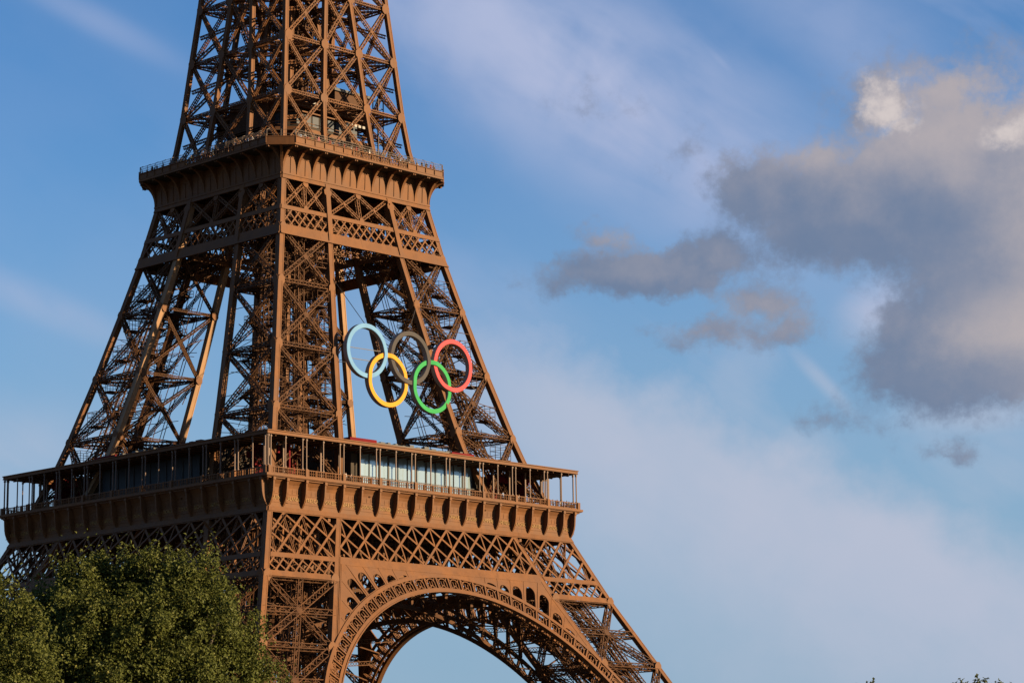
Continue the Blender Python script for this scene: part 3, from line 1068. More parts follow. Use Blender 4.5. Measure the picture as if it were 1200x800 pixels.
# covered gallery
cn = MB()
CR = 34.92
cn.poly([(-CR, -CR, 63.62), (CR, -CR, 63.62), (CR - 6.2, -CR + 6.2, 63.70), (-CR + 6.2, -CR + 6.2, 63.70),
         (-CR, -CR, 64.26), (CR, -CR, 64.26), (CR - 6.2, -CR + 6.2, 64.45), (-CR + 6.2, -CR + 6.2, 64.45)],
        [(0, 3, 2, 1), (4, 5, 6, 7), (0, 1, 5, 4), (2, 3, 7, 6)])
cn.bar((-CR - .08, -CR - .05, 64.18), (CR + .08, -CR - .05, 64.18), .22, .14)
cn.bar((-CR, -CR - .03, 63.68), (CR, -CR - .03, 63.68), .14, .12)
for x in np.arange(-33, 33.1, BAY / 2):
    yy_ = min(5.5, CR - abs(x) + 5) 
    cn.bar((x, -CR + .3, 63.5), (x, -CR + min(6.0, max(.6, CR - abs(x))), 63.5), .14, .22)
cans = four('canopy', cn, IRON, T)
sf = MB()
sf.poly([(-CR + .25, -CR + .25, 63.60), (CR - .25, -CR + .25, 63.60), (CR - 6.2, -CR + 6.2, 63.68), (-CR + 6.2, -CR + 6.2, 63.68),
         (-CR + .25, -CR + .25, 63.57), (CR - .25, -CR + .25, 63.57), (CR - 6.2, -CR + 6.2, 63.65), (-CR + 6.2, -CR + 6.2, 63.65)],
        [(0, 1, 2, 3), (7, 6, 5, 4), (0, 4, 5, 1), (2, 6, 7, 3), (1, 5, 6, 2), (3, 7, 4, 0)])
sfm = sf.mesh('shade_soffit'); sfm.materials.append(DECK_SHADE)  # dark sheet below the canopy, its underside shade put into the colour
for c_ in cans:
    obj('shade_soffit', sfm, DECK_SHADE, c_)
dks = MB(); square_ring(dks, 34.5, 13.2, 57.305, 57.33)
obj('floor_surface', dks, DECK_SHADE, T)  # dark sheet added over the deck to cut light bounced under the canopy
spots = []
for k in range(-9, 10):
    x = k * BAY
    ds = (-.40, .40) if k % 2 else (0,)
    if abs(k) == 9: ds = (0.15, .9) if k < 0 else (-.9, -.15)
    for d in ds:
        spots.append((x + d, -34.62, .15))
    if abs(k) < 9 and not -12 < x < 17:
        spots.append((x - .9, -30.6, .26))
def post_mb(mb, x, y, w):
    mb.bar((x, y, 57.3), (x, y, 63.65), w, w, (0, 1, 0))
    mb.bar((x, y, 58.66), (x, y, 58.9), w + .1, w + .1, (0, 1, 0)); mb.bar((x, y, 63.2), (x, y, 63.5), w + .12, w + .12, (0, 1, 0))
pms = []
for (x, y, w) in spots:
    mb = MB(); post_mb(mb, x, y, w); pms.append(mb.mesh('canopy_post'))
for k in (0, 3):
    for me in pms:
        obj('canopy_post', me, POLE, cans[k])
mb = MB()
for q in spots: post_mb(mb, *q)
me = mb.mesh('canopy_post')
for k in (1, 2):
    tag(obj('canopy_post', me, POLE, cans[k]), kind='stuff')

# pavilions behind the galleries
for k, (xa, xb) in enumerate(((-10.6, 14.9), (-13, 13), (-13, 13), (-14.5, 11.3))):
    body = MB()
    body.box(xa - 1.6, xa, -28.8, -15.5, 57.3, 65.2)
    body.box(xb, xb + 1.6, -28.8, -15.5, 57.3, 65.2)
    body.box(xa, xb, -16.0, -15.5, 57.3, 65.2)
    body.box(xa, xb, -29.0, -28.6, 57.3, 58.6)
    pv = obj('pavilion', body, DECK_SHADE, T, rz=k * math.pi / 2)
    rf = MB()
    rf.box(xa + .05, xb - .05, -28.9, -15.6, 65.25, 65.7)
    rf.box(xa + 5, xb - 7, -25, -18, 65.7, 66.2)
    for q in range(14):
        x = xa + 2 + q * (xb - xa - 4) / 13
        rf.box(x, x + random.uniform(.5, 1.4), -28.4, -27.6, 65.7, 65.85 + random.uniform(0, .35))
    obj('pavilion_roof', rf, DARKR, pv)
    for bb in ((xa - 2.2, xa + 3.6, -29.3, -22, 65.26, 65.95), (xb - 4.8, xb + .4, -29.3, -22, 65.24, 65.75)):
        ends = MB(); ends.box(*bb); obj('red_parapet', ends, REDP, pv)
    gl = MB()
    gl.poly([(xa, -29.02, 58.6), (xb, -29.02, 58.6), (xb, -29.06, 63.9), (xa, -29.06, 63.9), (xa, -28.9, 58.6), (xb, -28.9, 58.6), (xb, -28.94, 63.9), (xa, -28.94, 63.9)],
            [(0, 1, 2, 3), (7, 6, 5, 4), (0, 4, 5, 1), (3, 2, 6, 7), (0, 3, 7, 4), (1, 5, 6, 2)])
    obj('glass_wall', gl, DARKG if k == 3 else GLASS, pv)
    mu = MB()
    n = 12
    for q in range(n + 1):
        x = xa + (xb - xa) * q / n
        wid = .26 if q % 4 == 3 else .08
        mu.bar((x, -29.1, 58.6), (x, -29.13, 63.9), wid, .14, (0, 1, 0))
    mu.bar((xa, -29.1, 63.95), (xb, -29.1, 63.95), .2, .3); mu.bar((xa, -29.06, 59.9), (xb, -29.06, 59.9), .08, .12)
    for q in range(5):
        x = xa + (xb - xa) * (q + .5) / 5
        mu.bar((x - 2, -30.2, 59.6), (x + 2, -30.2, 59.75), .08, .08)
        mu.bar((x - 2, -30.2, 58.9), (x + 2, -30.2, 58.9), .06, .06)
    obj('mullions', mu, DARKR, pv)
    fas = MB()
    fas.box(xa - 2, xb + 2, -28.95, -28.65, 64.12, 65.2)
    obj('fascia', fas, DARKR, pv)
# red lift lobbies at the feet of the upper pillars
lob = MB()
for (a0, a1) in ((-30.6, -21.5),):
    lob.box(a0, a1, -26.5, -26.2, 57.3, 63.4)
    lob.box(a0 + 1, a1 - .4, -28.3, -27.9, 61.8, 62.8)
    lob.box(a0 + 3.0, a0 + 5.6, -28.2, -26.6, 57.3, 59.3)
    lob.box(-26.5, -26.2, a0 + .4, a1, 57.3, 63.4)
    lob.box(-28.3, -27.9, a0 + 1, a1 - .4, 61.8, 62.8)
four('lift_lobby', lob, REDP, T)

# ------------------------------------------------------------------ second girder and platform
g2 = MB()
strip(g2, 110.5, 111.25, full0, full1, .2, .35)
strip(g2, 104.85, 105.6, full0, full1, .16, .3)
strip(g2, 100.55, 102.1, full0, full1, .16, .3)
strip(g2, 100.3, 100.6, full0, full1, .3, .4)
for a, b in ((xo0, neg(xn1)), (xi0, xi1), (xn1, xo1)):
    clip_lattice(g2, 102.05, 104.9, a, b, 1.72, 2.55, .24, .06, .12)
    a0, b0, a1, b1 = a(105.6), b(105.6), a(110.4), b(110.4)
    m0, m1 = (a0 + b0) / 2, (a1 + b1) / 2
    nn = np.array((0, -1, .2))
    for (p, q, r_, s_) in ((a0, m0, a1, m1), (m0, b0, m1, b1)):
        lattice(g2, fp(p, 105.7, -.4), fp(s_, 110.4, -.4), .52, .45, nn, .12, .08, .6)
        lattice(g2, fp(q, 105.7, -.4), fp(r_, 110.4, -.4), .52, .4, nn, .12, .08, .6)
        octo(g2, fp((p + q + r_ + s_) / 4, 108.05, -.04), .28, nn, (0, 0, 1), .06)
    octo(g2, fp(m1, 110.2, .0), .6, nn, (0, 0, 1), .08); octo(g2, fp(m0, 105.75, .0), .5, nn, (0, 0, 1), .08)
    lattice(g2, fp(m0, 105.6, -.5), fp(m1, 110.4, -.5), .5, .5, nn, .12, .08, .6)
# posts show proud of the girder between the bays
for s in (-1, 1):
    flat_poly(g2, [(s * I(100.4), 100.4), (s * (I(100.4) + .95), 100.4), (s * (I(111) + .95), 111.0), (s * I(111), 111.0)], .30, .2)
    octo(g2, fp(s * (I(109) + .5), 109.5, .26), .85, (0, -1, .2), (0, 0, 1), .06)
# inner plane of the girder
for z in (101.0, 105.2, 110.2):
    g2.bar((-16, -I(z), z), (16, -I(z), z), .5, .7)
    lattice(g2, (-16, -(I(z) + 5), z), (16, -(I(z) + 5), z), 1.0, .7, (0, 0, 1))
for k in range(-10, 10):
    for q in (-1, 1):
        g2.bar((k * 1.6 - q * .8, -I(103) + q * .06, 101.2), (k * 1.6 + q * .8, -I(103) + q * .06, 105.0), .22, .12, (0, 1, 0))
        if k % 2 == 0:
            g2.bar((k * 1.6 - q * 1.6, -I(107) + q * .06, 105.4), (k * 1.6 + q * 1.6, -I(107) + q * .06, 110.0), .26, .12, (0, 1, 0))
four('upper_girder', g2, IRON, T)

F2 = 16.98
z0, z1 = 111.22, 115.5
f2 = MB()
f2.poly([(-F2, -F2, z0), (F2, -F2, z0), (F2 + .15, -F2 - .15, z1), (-F2 - .15, -F2 - .15, z1), (-F2, -F2 + .25, z0), (F2, -F2 + .25, z0), (F2, -F2 + .25, z1), (-F2, -F2 + .25, z1)],
        [(0, 1, 2, 3), (7, 6, 5, 4)])
f2.bar((-F2, -F2 - .1, 111.35), (F2, -F2 - .1, 111.35), .35, .3)
f2.bar((-F2, -F2 - .12, 114.35), (F2, -F2 - .12, 114.35), .14, .12)
B2 = F2 * 2 / 10
for k in range(11):
    x = -F2 + k * B2
    x = max(-F2 + .15, min(F2 - .15, x))
    n = 9
    for i in range(n):
        ta, tb = i / n, (i + 1) / n
        da = .1 + 3.15 * (1 - math.sqrt(1 - ta ** 2.0 * .985)); db = .1 + 3.15 * (1 - math.sqrt(1 - tb ** 2.0 * .985))
        za, zb = 111.5 + 4.0 * ta, 111.5 + 4.0 * tb
        w = .13
        f2.poly([(x - w, -F2 - da, za), (x + w, -F2 - da, za), (x + w, -F2 - db, zb), (x - w, -F2 - db, zb),
                 (x - w, -F2 + .1, za), (x + w, -F2 + .1, za), (x + w, -F2 + .1, zb), (x - w, -F2 + .1, zb)],
                [(0, 1, 2, 3), (1, 5, 6, 2), (4, 0, 3, 7)])
        wf = .22
        f2.poly([(x - wf, -F2 - da - .02, za), (x + wf, -F2 - da - .02, za), (x + wf, -F2 - db - .02, zb), (x - wf, -F2 - db - .02, zb),
                 (x - wf, -F2 - da + .08, za), (x + wf, -F2 - da + .08, za), (x + wf, -F2 - db + .08, zb), (x - wf, -F2 - db + .08, zb)],
                [(0, 1, 2, 3), (7, 6, 5, 4), (1, 5, 6, 2), (4, 0, 3, 7)])
    f2.box(x - .1, x + .1, -F2 - 3.3, -F2 - 2.95, 115.2, 115.48); f2.box(x + .3, x + .5, -F2 - 3.3, -F2 - 2.95, 115.2, 115.48)
    if k < 10:
        f2.bar((x + B2 / 2, -F2 - .05, 111.5), (x + B2 / 2, -F2 - .16, 114.3), .09, .12, (0, 1, 0))
f2s = four('upper_frieze', f2, IRON, T)
# diagonal corner brackets
cb = MB()
dg_ = np.array((-1, -1, 0)) / math.sqrt(2); pr = np.array((1, -1, 0)) / math.sqrt(2)
for i in range(9):
    ta, tb = i / 9, (i + 1) / 9
    da, db = 3.0 * (1 - math.sqrt(1 - ta * ta * .985)), 3.0 * (1 - math.sqrt(1 - tb * tb * .985))
    za, zb = 111.5 + 4.0 * ta, 111.5 + 4.0 * tb
    c0 = np.array((-F2, -F2, 0))
    q = []
    for (d, z) in ((da, za), (db, zb)):
        for s in (-.22, .22):
            q.append(c0 + dg_ * (d + .1) + pr * s + (0, 0, z))
    for (d, z) in ((da, za), (db, zb)):
        for s in (-.22, .22):
            q.append(c0 + dg_ * -.2 + pr * s + (0, 0, z))
    cb.poly(q, [(0, 1, 3, 2), (1, 5, 7, 3), (4, 0, 2, 6)])
four('corner_bracket', cb, IRON, T)

A2, CH = 20.48, 3.46
def octa(a, c): return [(-a + c, -a), (a - c, -a), (a, -a + c), (a, a - c), (a - c, a), (-a + c, a), (-a, a - c), (-a, -a + c)]
d2 = MB()
def oct_ring(mb, a, c, ai, ci, z0, z1):
    o, i = octa(a, c), octa(ai, ci)
    v = [(x, y, z0) for x, y in o] + [(x, y, z0) for x, y in i] + [(x, y, z1) for x, y in o] + [(x, y, z1) for x, y in i]
    f = []
    for k in range(8):
        j = (k + 1) % 8
        f += [(k, j, 16 + j, 16 + k), (8 + j, 8 + k, 24 + k, 24 + j), (16 + k, 16 + j, 24 + j, 24 + k), (j, k, 8 + k, 8 + j)]
    mb.poly(v, f)
oct_ring(d2, A2 + .08, CH, 4.0, 1.0, 115.5, 115.82)
oct_ring(d2, A2 - .15, CH, 4.2, 1.0, 115.82, 116.25)
for k in range(-4, 5):
    d2.bar((k * 4.0, -16.7, 114.9), (k * 4.0, 16.7, 114.9), .35, 1.2); d2.bar((-16.7, k * 4.0, 114.2), (16.7, k * 4.0, 114.2), .35, .6)
d2o = obj('second_platform_deck', d2, IRON, T)
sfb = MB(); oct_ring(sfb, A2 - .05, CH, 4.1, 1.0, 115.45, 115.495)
obj('shade_soffit', sfb, DECK_SHADE, d2o)  # thin added plate, shade beneath the slab painted as a dark colour
pt = MB()
Lh = A2 - CH
def para(x0, x1): pt.box(x0, x1, -A2 - .02, -A2 + .12, 115.825, 116.85)
para(-Lh, -4.6); para(8.4, Lh)
for x in np.arange(-4.6, 8.3, .62):
    for q in (-1, 1):
        pt.bar((x + .31 - q * .31, -A2 + .05 + q * .03, 115.9), (x + .31 + q * .31, -A2 + .05 + q * .03, 116.8), .1, .06, (0, 1, 0))
    pt.bar((x, -A2 + .05, 115.82), (x, -A2 + .05, 116.85), .12, .1, (0, 1, 0))
pt.bar((-Lh, -A2 - .06, 116.9), (Lh, -A2 - .06, 116.9), .26, .12)
pt.bar((-Lh, -A2 - .06, 115.9), (Lh, -A2 - .06, 115.9), .16, .12)
c = np.array
p0, p1 = c((-A2 + CH, -A2, 0.0)), c((-A2, -A2 + CH, 0.0))
for z, hh in ((116.34, 1.02), (116.92, .12)):
    pt.bar(p0 + (0, 0, z), p1 + (0, 0, z), .16 if hh > .5 else .26, hh)
for x in np.arange(-Lh, Lh + .1, 2.13):
    pt.bar((x, -A2 - .1, 115.85), (x, -A2 - .1, 117.3), .12, .12)
four('parapet', pt, IRON, T)
ral = MB()
for x in np.arange(-Lh, Lh + .1, 2.13):
    ral.bar((x, -A2 + .1, 116.9), (x, -A2 + .1, 118.1), .09, .09)
    ral.bar((x, -A2 + .1, 118.1), (x, -A2 + .75, 118.45), .08, .08)
for z in (117.3, 117.7, 118.1):
    ral.bar((-Lh, -A2 + .1, z), (Lh, -A2 + .1, z), .05, .05)
for q in np.linspace(0, 1, 3):
    P = p0 + (p1 - p0) * q
    ral.bar(P + (.1, .1, 116.9), P + (.1, .1, 118.2), .09)
for z in (117.4, 118.1):
    ral.bar(p0 + (.1, .1, z), p1 + (.1, .1, z), .05)
for x in np.arange(-Lh, Lh, .7):
    ral.bar((x, -A2 + 1.4, 116.25), (x, -A2 + 1.4, 117.3), .04, .04)
ral.bar((-Lh, -A2 + 1.4, 117.3), (Lh, -A2 + 1.4, 117.3), .06, .06)
for x in np.arange(-Lh, Lh, .36):
    ral.bar((x, -A2 + .1, 116.95), (x, -A2 + .1, 118.1), .035, .035)
four('safety_railing', ral, STEEL, T)


# buildings standing on the second platform inside the spire
kb = MB()
hk = 9.6
oct_ring(kb, hk, 2.5, hk - 1.2, 2.2, 116.25, 121.6)
oct_ring(kb, hk - .5, 2.4, hk - 1.6, 2.2, 122.3, 126.2)
kiosk = obj('platform_building', kb, DECK_SHADE, T)
kr = MB()
oct_ring(kr, hk + .12, 2.55, hk - .3, 2.4, 121.05, 121.62)
oct_ring(kr, hk + 1.4, 2.8, 3.4, 1, 121.65, 122.25)
oct_ring(kr, hk + 1.3, 2.8, hk + 1.2, 2.78, 123.2, 123.3)
oct_ring(kr, hk + 1.3, 2.8, hk + 1.2, 2.78, 122.7, 122.76)
oct_ring(kr, hk + .1, 2.55, hk - .3, 2.4, 118.9, 119.1)
oct_ring(kr, hk + .1, 2.6, hk - .9, 2.4, 125.5, 125.75)
oct_ring(kr, hk + .7, 2.7, 3.2, 1.0, 126.22, 126.8)
oct_ring(kr, hk + .9, 2.75, hk + .3, 2.6, 126.8, 127.1)
obj('cornice_roof', kr, IRON, kiosk)
for k in range(8):
    x = -6.3 + k * 1.8
    for y, zt, zb in ((-hk - .03, 120.6, 117.4), (-hk + .47, 125.3, 123.4)):
        kw = MB(); kw.box(x - .7, x + .7, y - .06, y + .06, zb, zt)
        kwm = kw.mesh('window'); kwm.materials.append(DARKG)
        for j in (0, 3):
            obj('window', kwm, DARKG, kiosk, rz=j * math.pi / 2)
for (a0, a1, b0, b1, c0, c1) in ((3.0, 7.6, -8.8, -6.0, 127.12, 127.70), (-3.6, -2.2, -9.2, -8.0, 127.15, 128.10), (1.2, 2.2, -8.6, -7.8, 127.15, 127.80)):
    wb = MB(); wb.box(a0, a1, b0, b1, c0, c1); obj('white_roof_unit', wb, WHITE, kiosk)
for k in range(6):
    wb = MB(); wb.box(3.4 + k * .95, 4.0 + k * .95, -10.42, -10.32, 124.9, 125.35); obj('awning_lamp', wb, WHITE, kiosk)
cbn = MB(); cbn.box(3.2, 11.2, -7.6, 2.0, 127.2, 131.6); cab = obj('machine_cabin', cbn, IRON_OLD_SHADE, kiosk)
cbn = MB(); cbn.box(2.8, 11.6, -8.0, 2.4, 131.62, 132.1); obj('machine_cabin_roof', cbn, DARKR, kiosk)
cbn = MB(); cbn.box(-11, -4, -6, 4, 123.0, 128.4); obj('machine_cabin', cbn, IRON_OLD_SHADE, kiosk)
mst = MB()
for (x, y) in ((10.6, -10.8), (11.8, -10.8), (10.6, -9.4), (11.8, -9.4)):
    mst.bar((x, y, 116.3), (x, y, 131.0), .16)
for z in np.arange(118, 131.1, 1.6):
    for a, b in (((10.6, -10.8), (11.8, -10.8)), ((11.8, -10.8), (11.8, -9.4)), ((10.6, -9.4), (11.8, -9.4)), ((10.6, -10.8), (10.6, -9.4))):
        mst.bar((*a, z), (*b, z), .08)
obj('scaffold_mast', mst, STEEL, kiosk)

# ================================================================== ring emblem
def ring_mat(name, c): return mat(name, c, .8, 0, .06, .5, .06)
EM = empty('ring_emblem', (0, -26.0, 72.2))
tag(EM, 'five interlocked coloured rings hung high on the sunlit side between the platforms', 'emblem')
RGO, RGI, DEP = 4.55, 3.78, .85
rings = [('blue', -6.05, 81.35, (0.100, 0.205, 0.335)), ('black', 3.85, 81.35, (0.050, 0.045, 0.043)), ('red', 13.8, 81.25, (0.35, 0.056, 0.060)),
         ('yellow', -1.3, 77.0, (0.385, 0.19, 0.026)), ('green', 8.85, 77.05, (0.030, 0.20, 0.062))]
over = {('blue', 'yellow'): 1, ('yellow', 'black'): 1, ('black', 'green'): 1, ('green', 'red'): 1}   # 1: first one over at the upper crossing
cent = {r[0]: (r[1], r[2]) for r in rings}
def crossings(a, b):
    (x0, y0), (x1, y1) = cent[a], cent[b]
    r = (RGO + RGI) / 2
    d = math.hypot(x1 - x0, y1 - y0)
    h = math.sqrt(max(0, r * r - d * d / 4)); mx, my = (x0 + x1) / 2, (y0 + y1) / 2
    ux, uy = (x1 - x0) / d, (y1 - y0) / d
    ps = [(mx - uy * h, my + ux * h), (mx + uy * h, my - ux * h)]
    ps.sort(key=lambda p: -p[1])
    return ps
for nm, cx, cz, colr in rings:
    mb = MB()
    seg = 120
    bump = []
    for (a, b), s in over.items():
        if nm in (a, b):
            up, lo = crossings(a, b)
            sg = s if nm == a else -s
            bump.append((up, sg)); bump.append((lo, -sg))
    rows = []
    for i in range(seg):
        an = 2 * math.pi * i / seg
        px, pz = cx + 4.16 * math.cos(an), cz + 4.16 * math.sin(an)
        o = 0.0
        for (q, s) in bump:
            d = math.hypot(px - q[0], pz - q[1])
            o += s * .13 * math.exp(-(d / .9) ** 2)
        y0, y1 = -o - .05, DEP
        e = .05
        rows.append([(cx + r * math.cos(an), y, cz + r * math.sin(an) - 72.2) for r, y in
                     ((RGI + e, y0), (RGO - e, y0), (RGO, y0 + e), (RGO, y1), (RGI, y1), (RGI, y0 + e))])
    n = 6
    v = [p for r_ in rows for p in r_]
    f = []
    for i in range(seg):
        j = (i + 1) % seg
        for k in range(n):
            l = (k + 1) % n
            f.append((i * n + k, i * n + l, j * n + l, j * n + k))
    mb.poly(v, f)
    ro = obj('ring', mb, ring_mat(nm + '_ring_paint', colr), EM)
    side = bpy.data.materials.get('ring_side') or mat('ring_side', (0.21, 0.18, 0.16), .75, 0, .05)
    ro.data.materials.append(side)
    idx = np.zeros(len(ro.data.polygons), np.int32)
    for pi in range(len(idx)):
        if pi % n not in (0, 1, 5): idx[pi] = 1
    ro.data.polygons.foreach_set('material_index', idx)
    ro['label'] = {'blue': 'pale blue ring', 'black': 'charcoal ring', 'red': 'bright red ring', 'yellow': 'amber yellow ring', 'green': 'green ring'}[nm]
for (xa, za, xb, zb, yb) in ((-10.3, 79.0, -11.6, 79.0, -24.6), (-10.2, 82.0, -11.4, 82.2, -23.8), (-9.9, 81.6, -2, 81.7, 0),
                             (17.9, 82, 21, 84.5, -22.5), (17.6, 79, 21.4, 77.5, -24.5), (-6, 85.8, -9.5, 95, -20.2),
                             (3.8, 85.8, 10, 92, -21), (13.8, 85.6, 10.5, 90, -21.6), (-10, 79.8, -2.2, 79.8, 0)):
    hg = MB()
    hg.bar((xa, .5, za - 72.2), (xb, (yb + 26) if yb else .5, zb - 72.2), .10, .10)
    obj('support_rod', hg, CABLE, EM)

# ================================================================== people
def person_mesh(variant):
    """one continuous skinned body, about 1.72 m; variant 0 arms down, 1 leaning with forearms forward, 2 one arm raised"""
    V = [(0, 0, .95), (0, 0, 1.15), (0, .01, 1.38), (0, 0, 1.50), (0, -.02, 1.60), (0, -.01, 1.72)]
    E = [(0, 1), (1, 2), (2, 3), (3, 4), (4, 5)]
    Rr = [(.15, .11), (.14, .10), (.17, .10), (.06, .06), (.095, .11), (.07, .08)]
    for s in (-1, 1):
        b = len(V)
        V += [(s * .10, 0, .88), (s * .11, -.01, .48), (s * .11, .02, .09), (s * .12, -.12, .04)]
        Rr += [(.09, .09), (.06, .065), (.045, .05), (.04, .035)]
        E += [(0, b), (b, b + 1), (b + 1, b + 2), (b + 2, b + 3)]
        b = len(V)
        if variant == 0:
            arm = [(s * .21, 0, 1.40), (s * .27, .02, 1.12), (s * .26, -.08, .88), (s * .26, -.11, .79)]
        elif variant == 1:
            arm = [(s * .20, 0, 1.40), (s * .25, -.08, 1.14), (s * .16, -.32, 1.12), (s * .10, -.40, 1.13)]
        else:
            arm = [(s * .21, 0, 1.40), (s * .27, -.10, 1.18), (s * .16, -.26, 1.40), (s * .10, -.30, 1.50)]
        V += arm; Rr += [(.06, .06), (.045, .045), (.036, .036), (.045, .025)]
        E += [(2, b), (b, b + 1), (b + 1, b + 2), (b + 2, b + 3)]
    me = bpy.data.meshes.new('person'); me.from_pydata(V, E, [])
    o = bpy.data.objects.new('person', me); COL.objects.link(o)
    md = o.modifiers.new('s', 'SKIN'); md.use_smooth_shade = True
    for i, q in enumerate(Rr):
        me.skin_vertices[0].data[i].radius = q
    me.skin_vertices[0].data[0].use_root = True
    sb = o.modifiers.new('u', 'SUBSURF'); sb.levels = 1; sb.render_levels = 1
    dg = bpy.context.evaluated_depsgraph_get(); dg.update()
    r = bpy.data.meshes.new_from_object(o.evaluated_get(dg))
    bpy.data.objects.remove(o)
    r.name = 'person_body'
    for q in range(4): r.materials.append(None)
    for p in r.polygons:
        p.use_smooth = True
        z = p.center.z; x = abs(p.center.x); y = p.center.y
        if z > 1.50: mi = 3 if (z > 1.66 or (y > .02 and z > 1.56)) else 2
        elif z > .93 and not (x > .235 and z < .98): mi = 1
        elif x > .2 and z > .72: mi = 2
        else: mi = 0
        if mi == 1 and (y < -.2): mi = 2
        p.material_index = mi
    return r
PM = [person_mesh(i) for i in range(3)]
def cm(n, c): return mat(n, tuple(.62 * q for q in c), .85, 0, 0, spec=.1)
TROUS = [cm('dark_trousers', (.02, .022, .03)), cm('blue_jeans', (.05, .08, .16)), cm('beige_trousers', (.25, .2, .14))]
SHIRT = [cm('black_top', (.018, .018, .02)), cm('navy_top', (.03, .045, .1)), cm('white_top', (.65, .63, .6)), cm('grey_top', (.2, .2, .2)),
         cm('red_top', (.5, .04, .04)), cm('pink_top', (.6, .2, .2)), cm('olive_top', (.12, .12, .06)), cm('light_blue_top', (.3, .42, .6))]
SKIN = [cm('fair_skin', (.5, .3, .22)), cm('tan_skin', (.35, .19, .12)), cm('brown_skin', (.12, .06, .035))]
HAIR = [cm('black_hair', (.012, .01, .01)), cm('brown_hair', (.06, .03, .018)), cm('blond_hair', (.35, .24, .1)), cm('grey_hair', (.3, .29, .28))]
def person(x, y, z, rz, shirt=None, label='', group=None, variant=None):
    me = PM[variant if variant is not None else random.choice((0, 1, 1, 2))]
    o = bpy.data.objects.new('person', me); COL.objects.link(o)
    o.location = (x, y, z); o.rotation_euler = (0, 0, rz)
    s = random.uniform(.94, 1.06); o.scale = (s, s, s)
    ms = [random.choice(TROUS), SHIRT[shirt] if shirt is not None else random.choice(SHIRT[:4] + SHIRT[6:]), random.choice(SKIN), random.choice(HAIR)]
    for i, q in enumerate(ms):
        o.material_slots[i].link = 'OBJECT'; o.material_slots[i].material = q
    tag(o, label, 'person', group)
    return o
G2 = 'visitors lined up along the upper platform railing'
SN = ['black', 'navy', 'white', 'grey', 'red', 'pink', 'olive', 'light blue']
PN = ['arms down', 'leaning on the rail', 'one arm raised']
taken = set()
def visitor(x, y, z, rz, seg, group):
    for _ in range(400):
        sh_, va = random.choice((0, 0, 1, 1, 2, 3, 3, 4, 6, 7)), random.randrange(3)
        if (sh_, va, seg) not in taken: break
    taken.add((sh_, va, seg))
    return person(x, y, z, rz, sh_, 'person in %s top, %s, %s' % (SN[sh_], PN[va], seg), group, va)
for i in range(46):                                    # sunlit side of the second platform
    x = -16.4 + i * .72 + random.uniform(-.22, .22)
    if -12.2 < x < -10.9 or 11.9 < x < 14.2: continue
    seg = 'sunlit terrace ' + ('near its blunt corner' if x < -12.5 else 'beside the first upright' if x < -6.5 else 'between the first and second upright' if x < -1 else
          'at the openwork parapet' if x < 5 else 'between the second and third upright' if x < 10 else 'by the end pillar')
    visitor(x, -20.05 + random.uniform(0, .8), 116.25, random.uniform(-.7, .7), seg, G2)
person(-11.5, -20.0, 116.25, .1, 5, 'person in a pink top by the sunlit upper railing near the blunt corner', None, 0)
person(12.4, -20.0, 116.25, .2, 0, 'dark-clad person standing beside the end pillar of the sunlit upper railing', None, 0)
person(13.6, -19.9, 116.25, -.3, 0, 'dark-clad person past the end pillar, last at the sunlit upper railing', None, 1)
for i in range(26):                                    # shaded side
    y = -16.0 + i * 1.12 + random.uniform(-.3, .3)
    if y > 12.2: continue
    seg = 'shaded terrace ' + ('near the blunt corner' if y < -9 else 'in front of the dark building' if y < -1 else 'beside the middle uprights' if y < 6 else 'towards the far end')
    visitor(-20.05 + random.uniform(0, .8), y, 116.25, -math.pi / 2 + random.uniform(-.6, .6), seg, G2 + ' in shade')
person(-20.0, 14.1, 116.25, -1.5, 0, 'dark standing figure at the far open corner of the shaded upper terrace', None, 0)
person(-19.9, 12.9, 116.25, -1.3, 1, 'dark figure with raised arm, second from the open corner of the shaded terrace', None, 2)
for i, x in enumerate((29.2, 30.6, 31.4, 32.5, 33.4, 20.8, 16.9)):
    seg = 'lower gallery' + (' near its open end' if x > 25 else ' beyond the glass')
    visitor(x, -34.3 + random.uniform(-.2, .3), 57.3, random.uniform(-.6, .6), seg, 'visitors at the lower gallery railing')
for i, x in enumerate((-18.4, -17.2)):
    person(x, -34.4, 57.3, .1, 2, ('person in white, arms down, at the gallery railing before the glass pavilion', 'person in white leaning on the gallery railing, nearer the glass pavilion')[i], None, i)

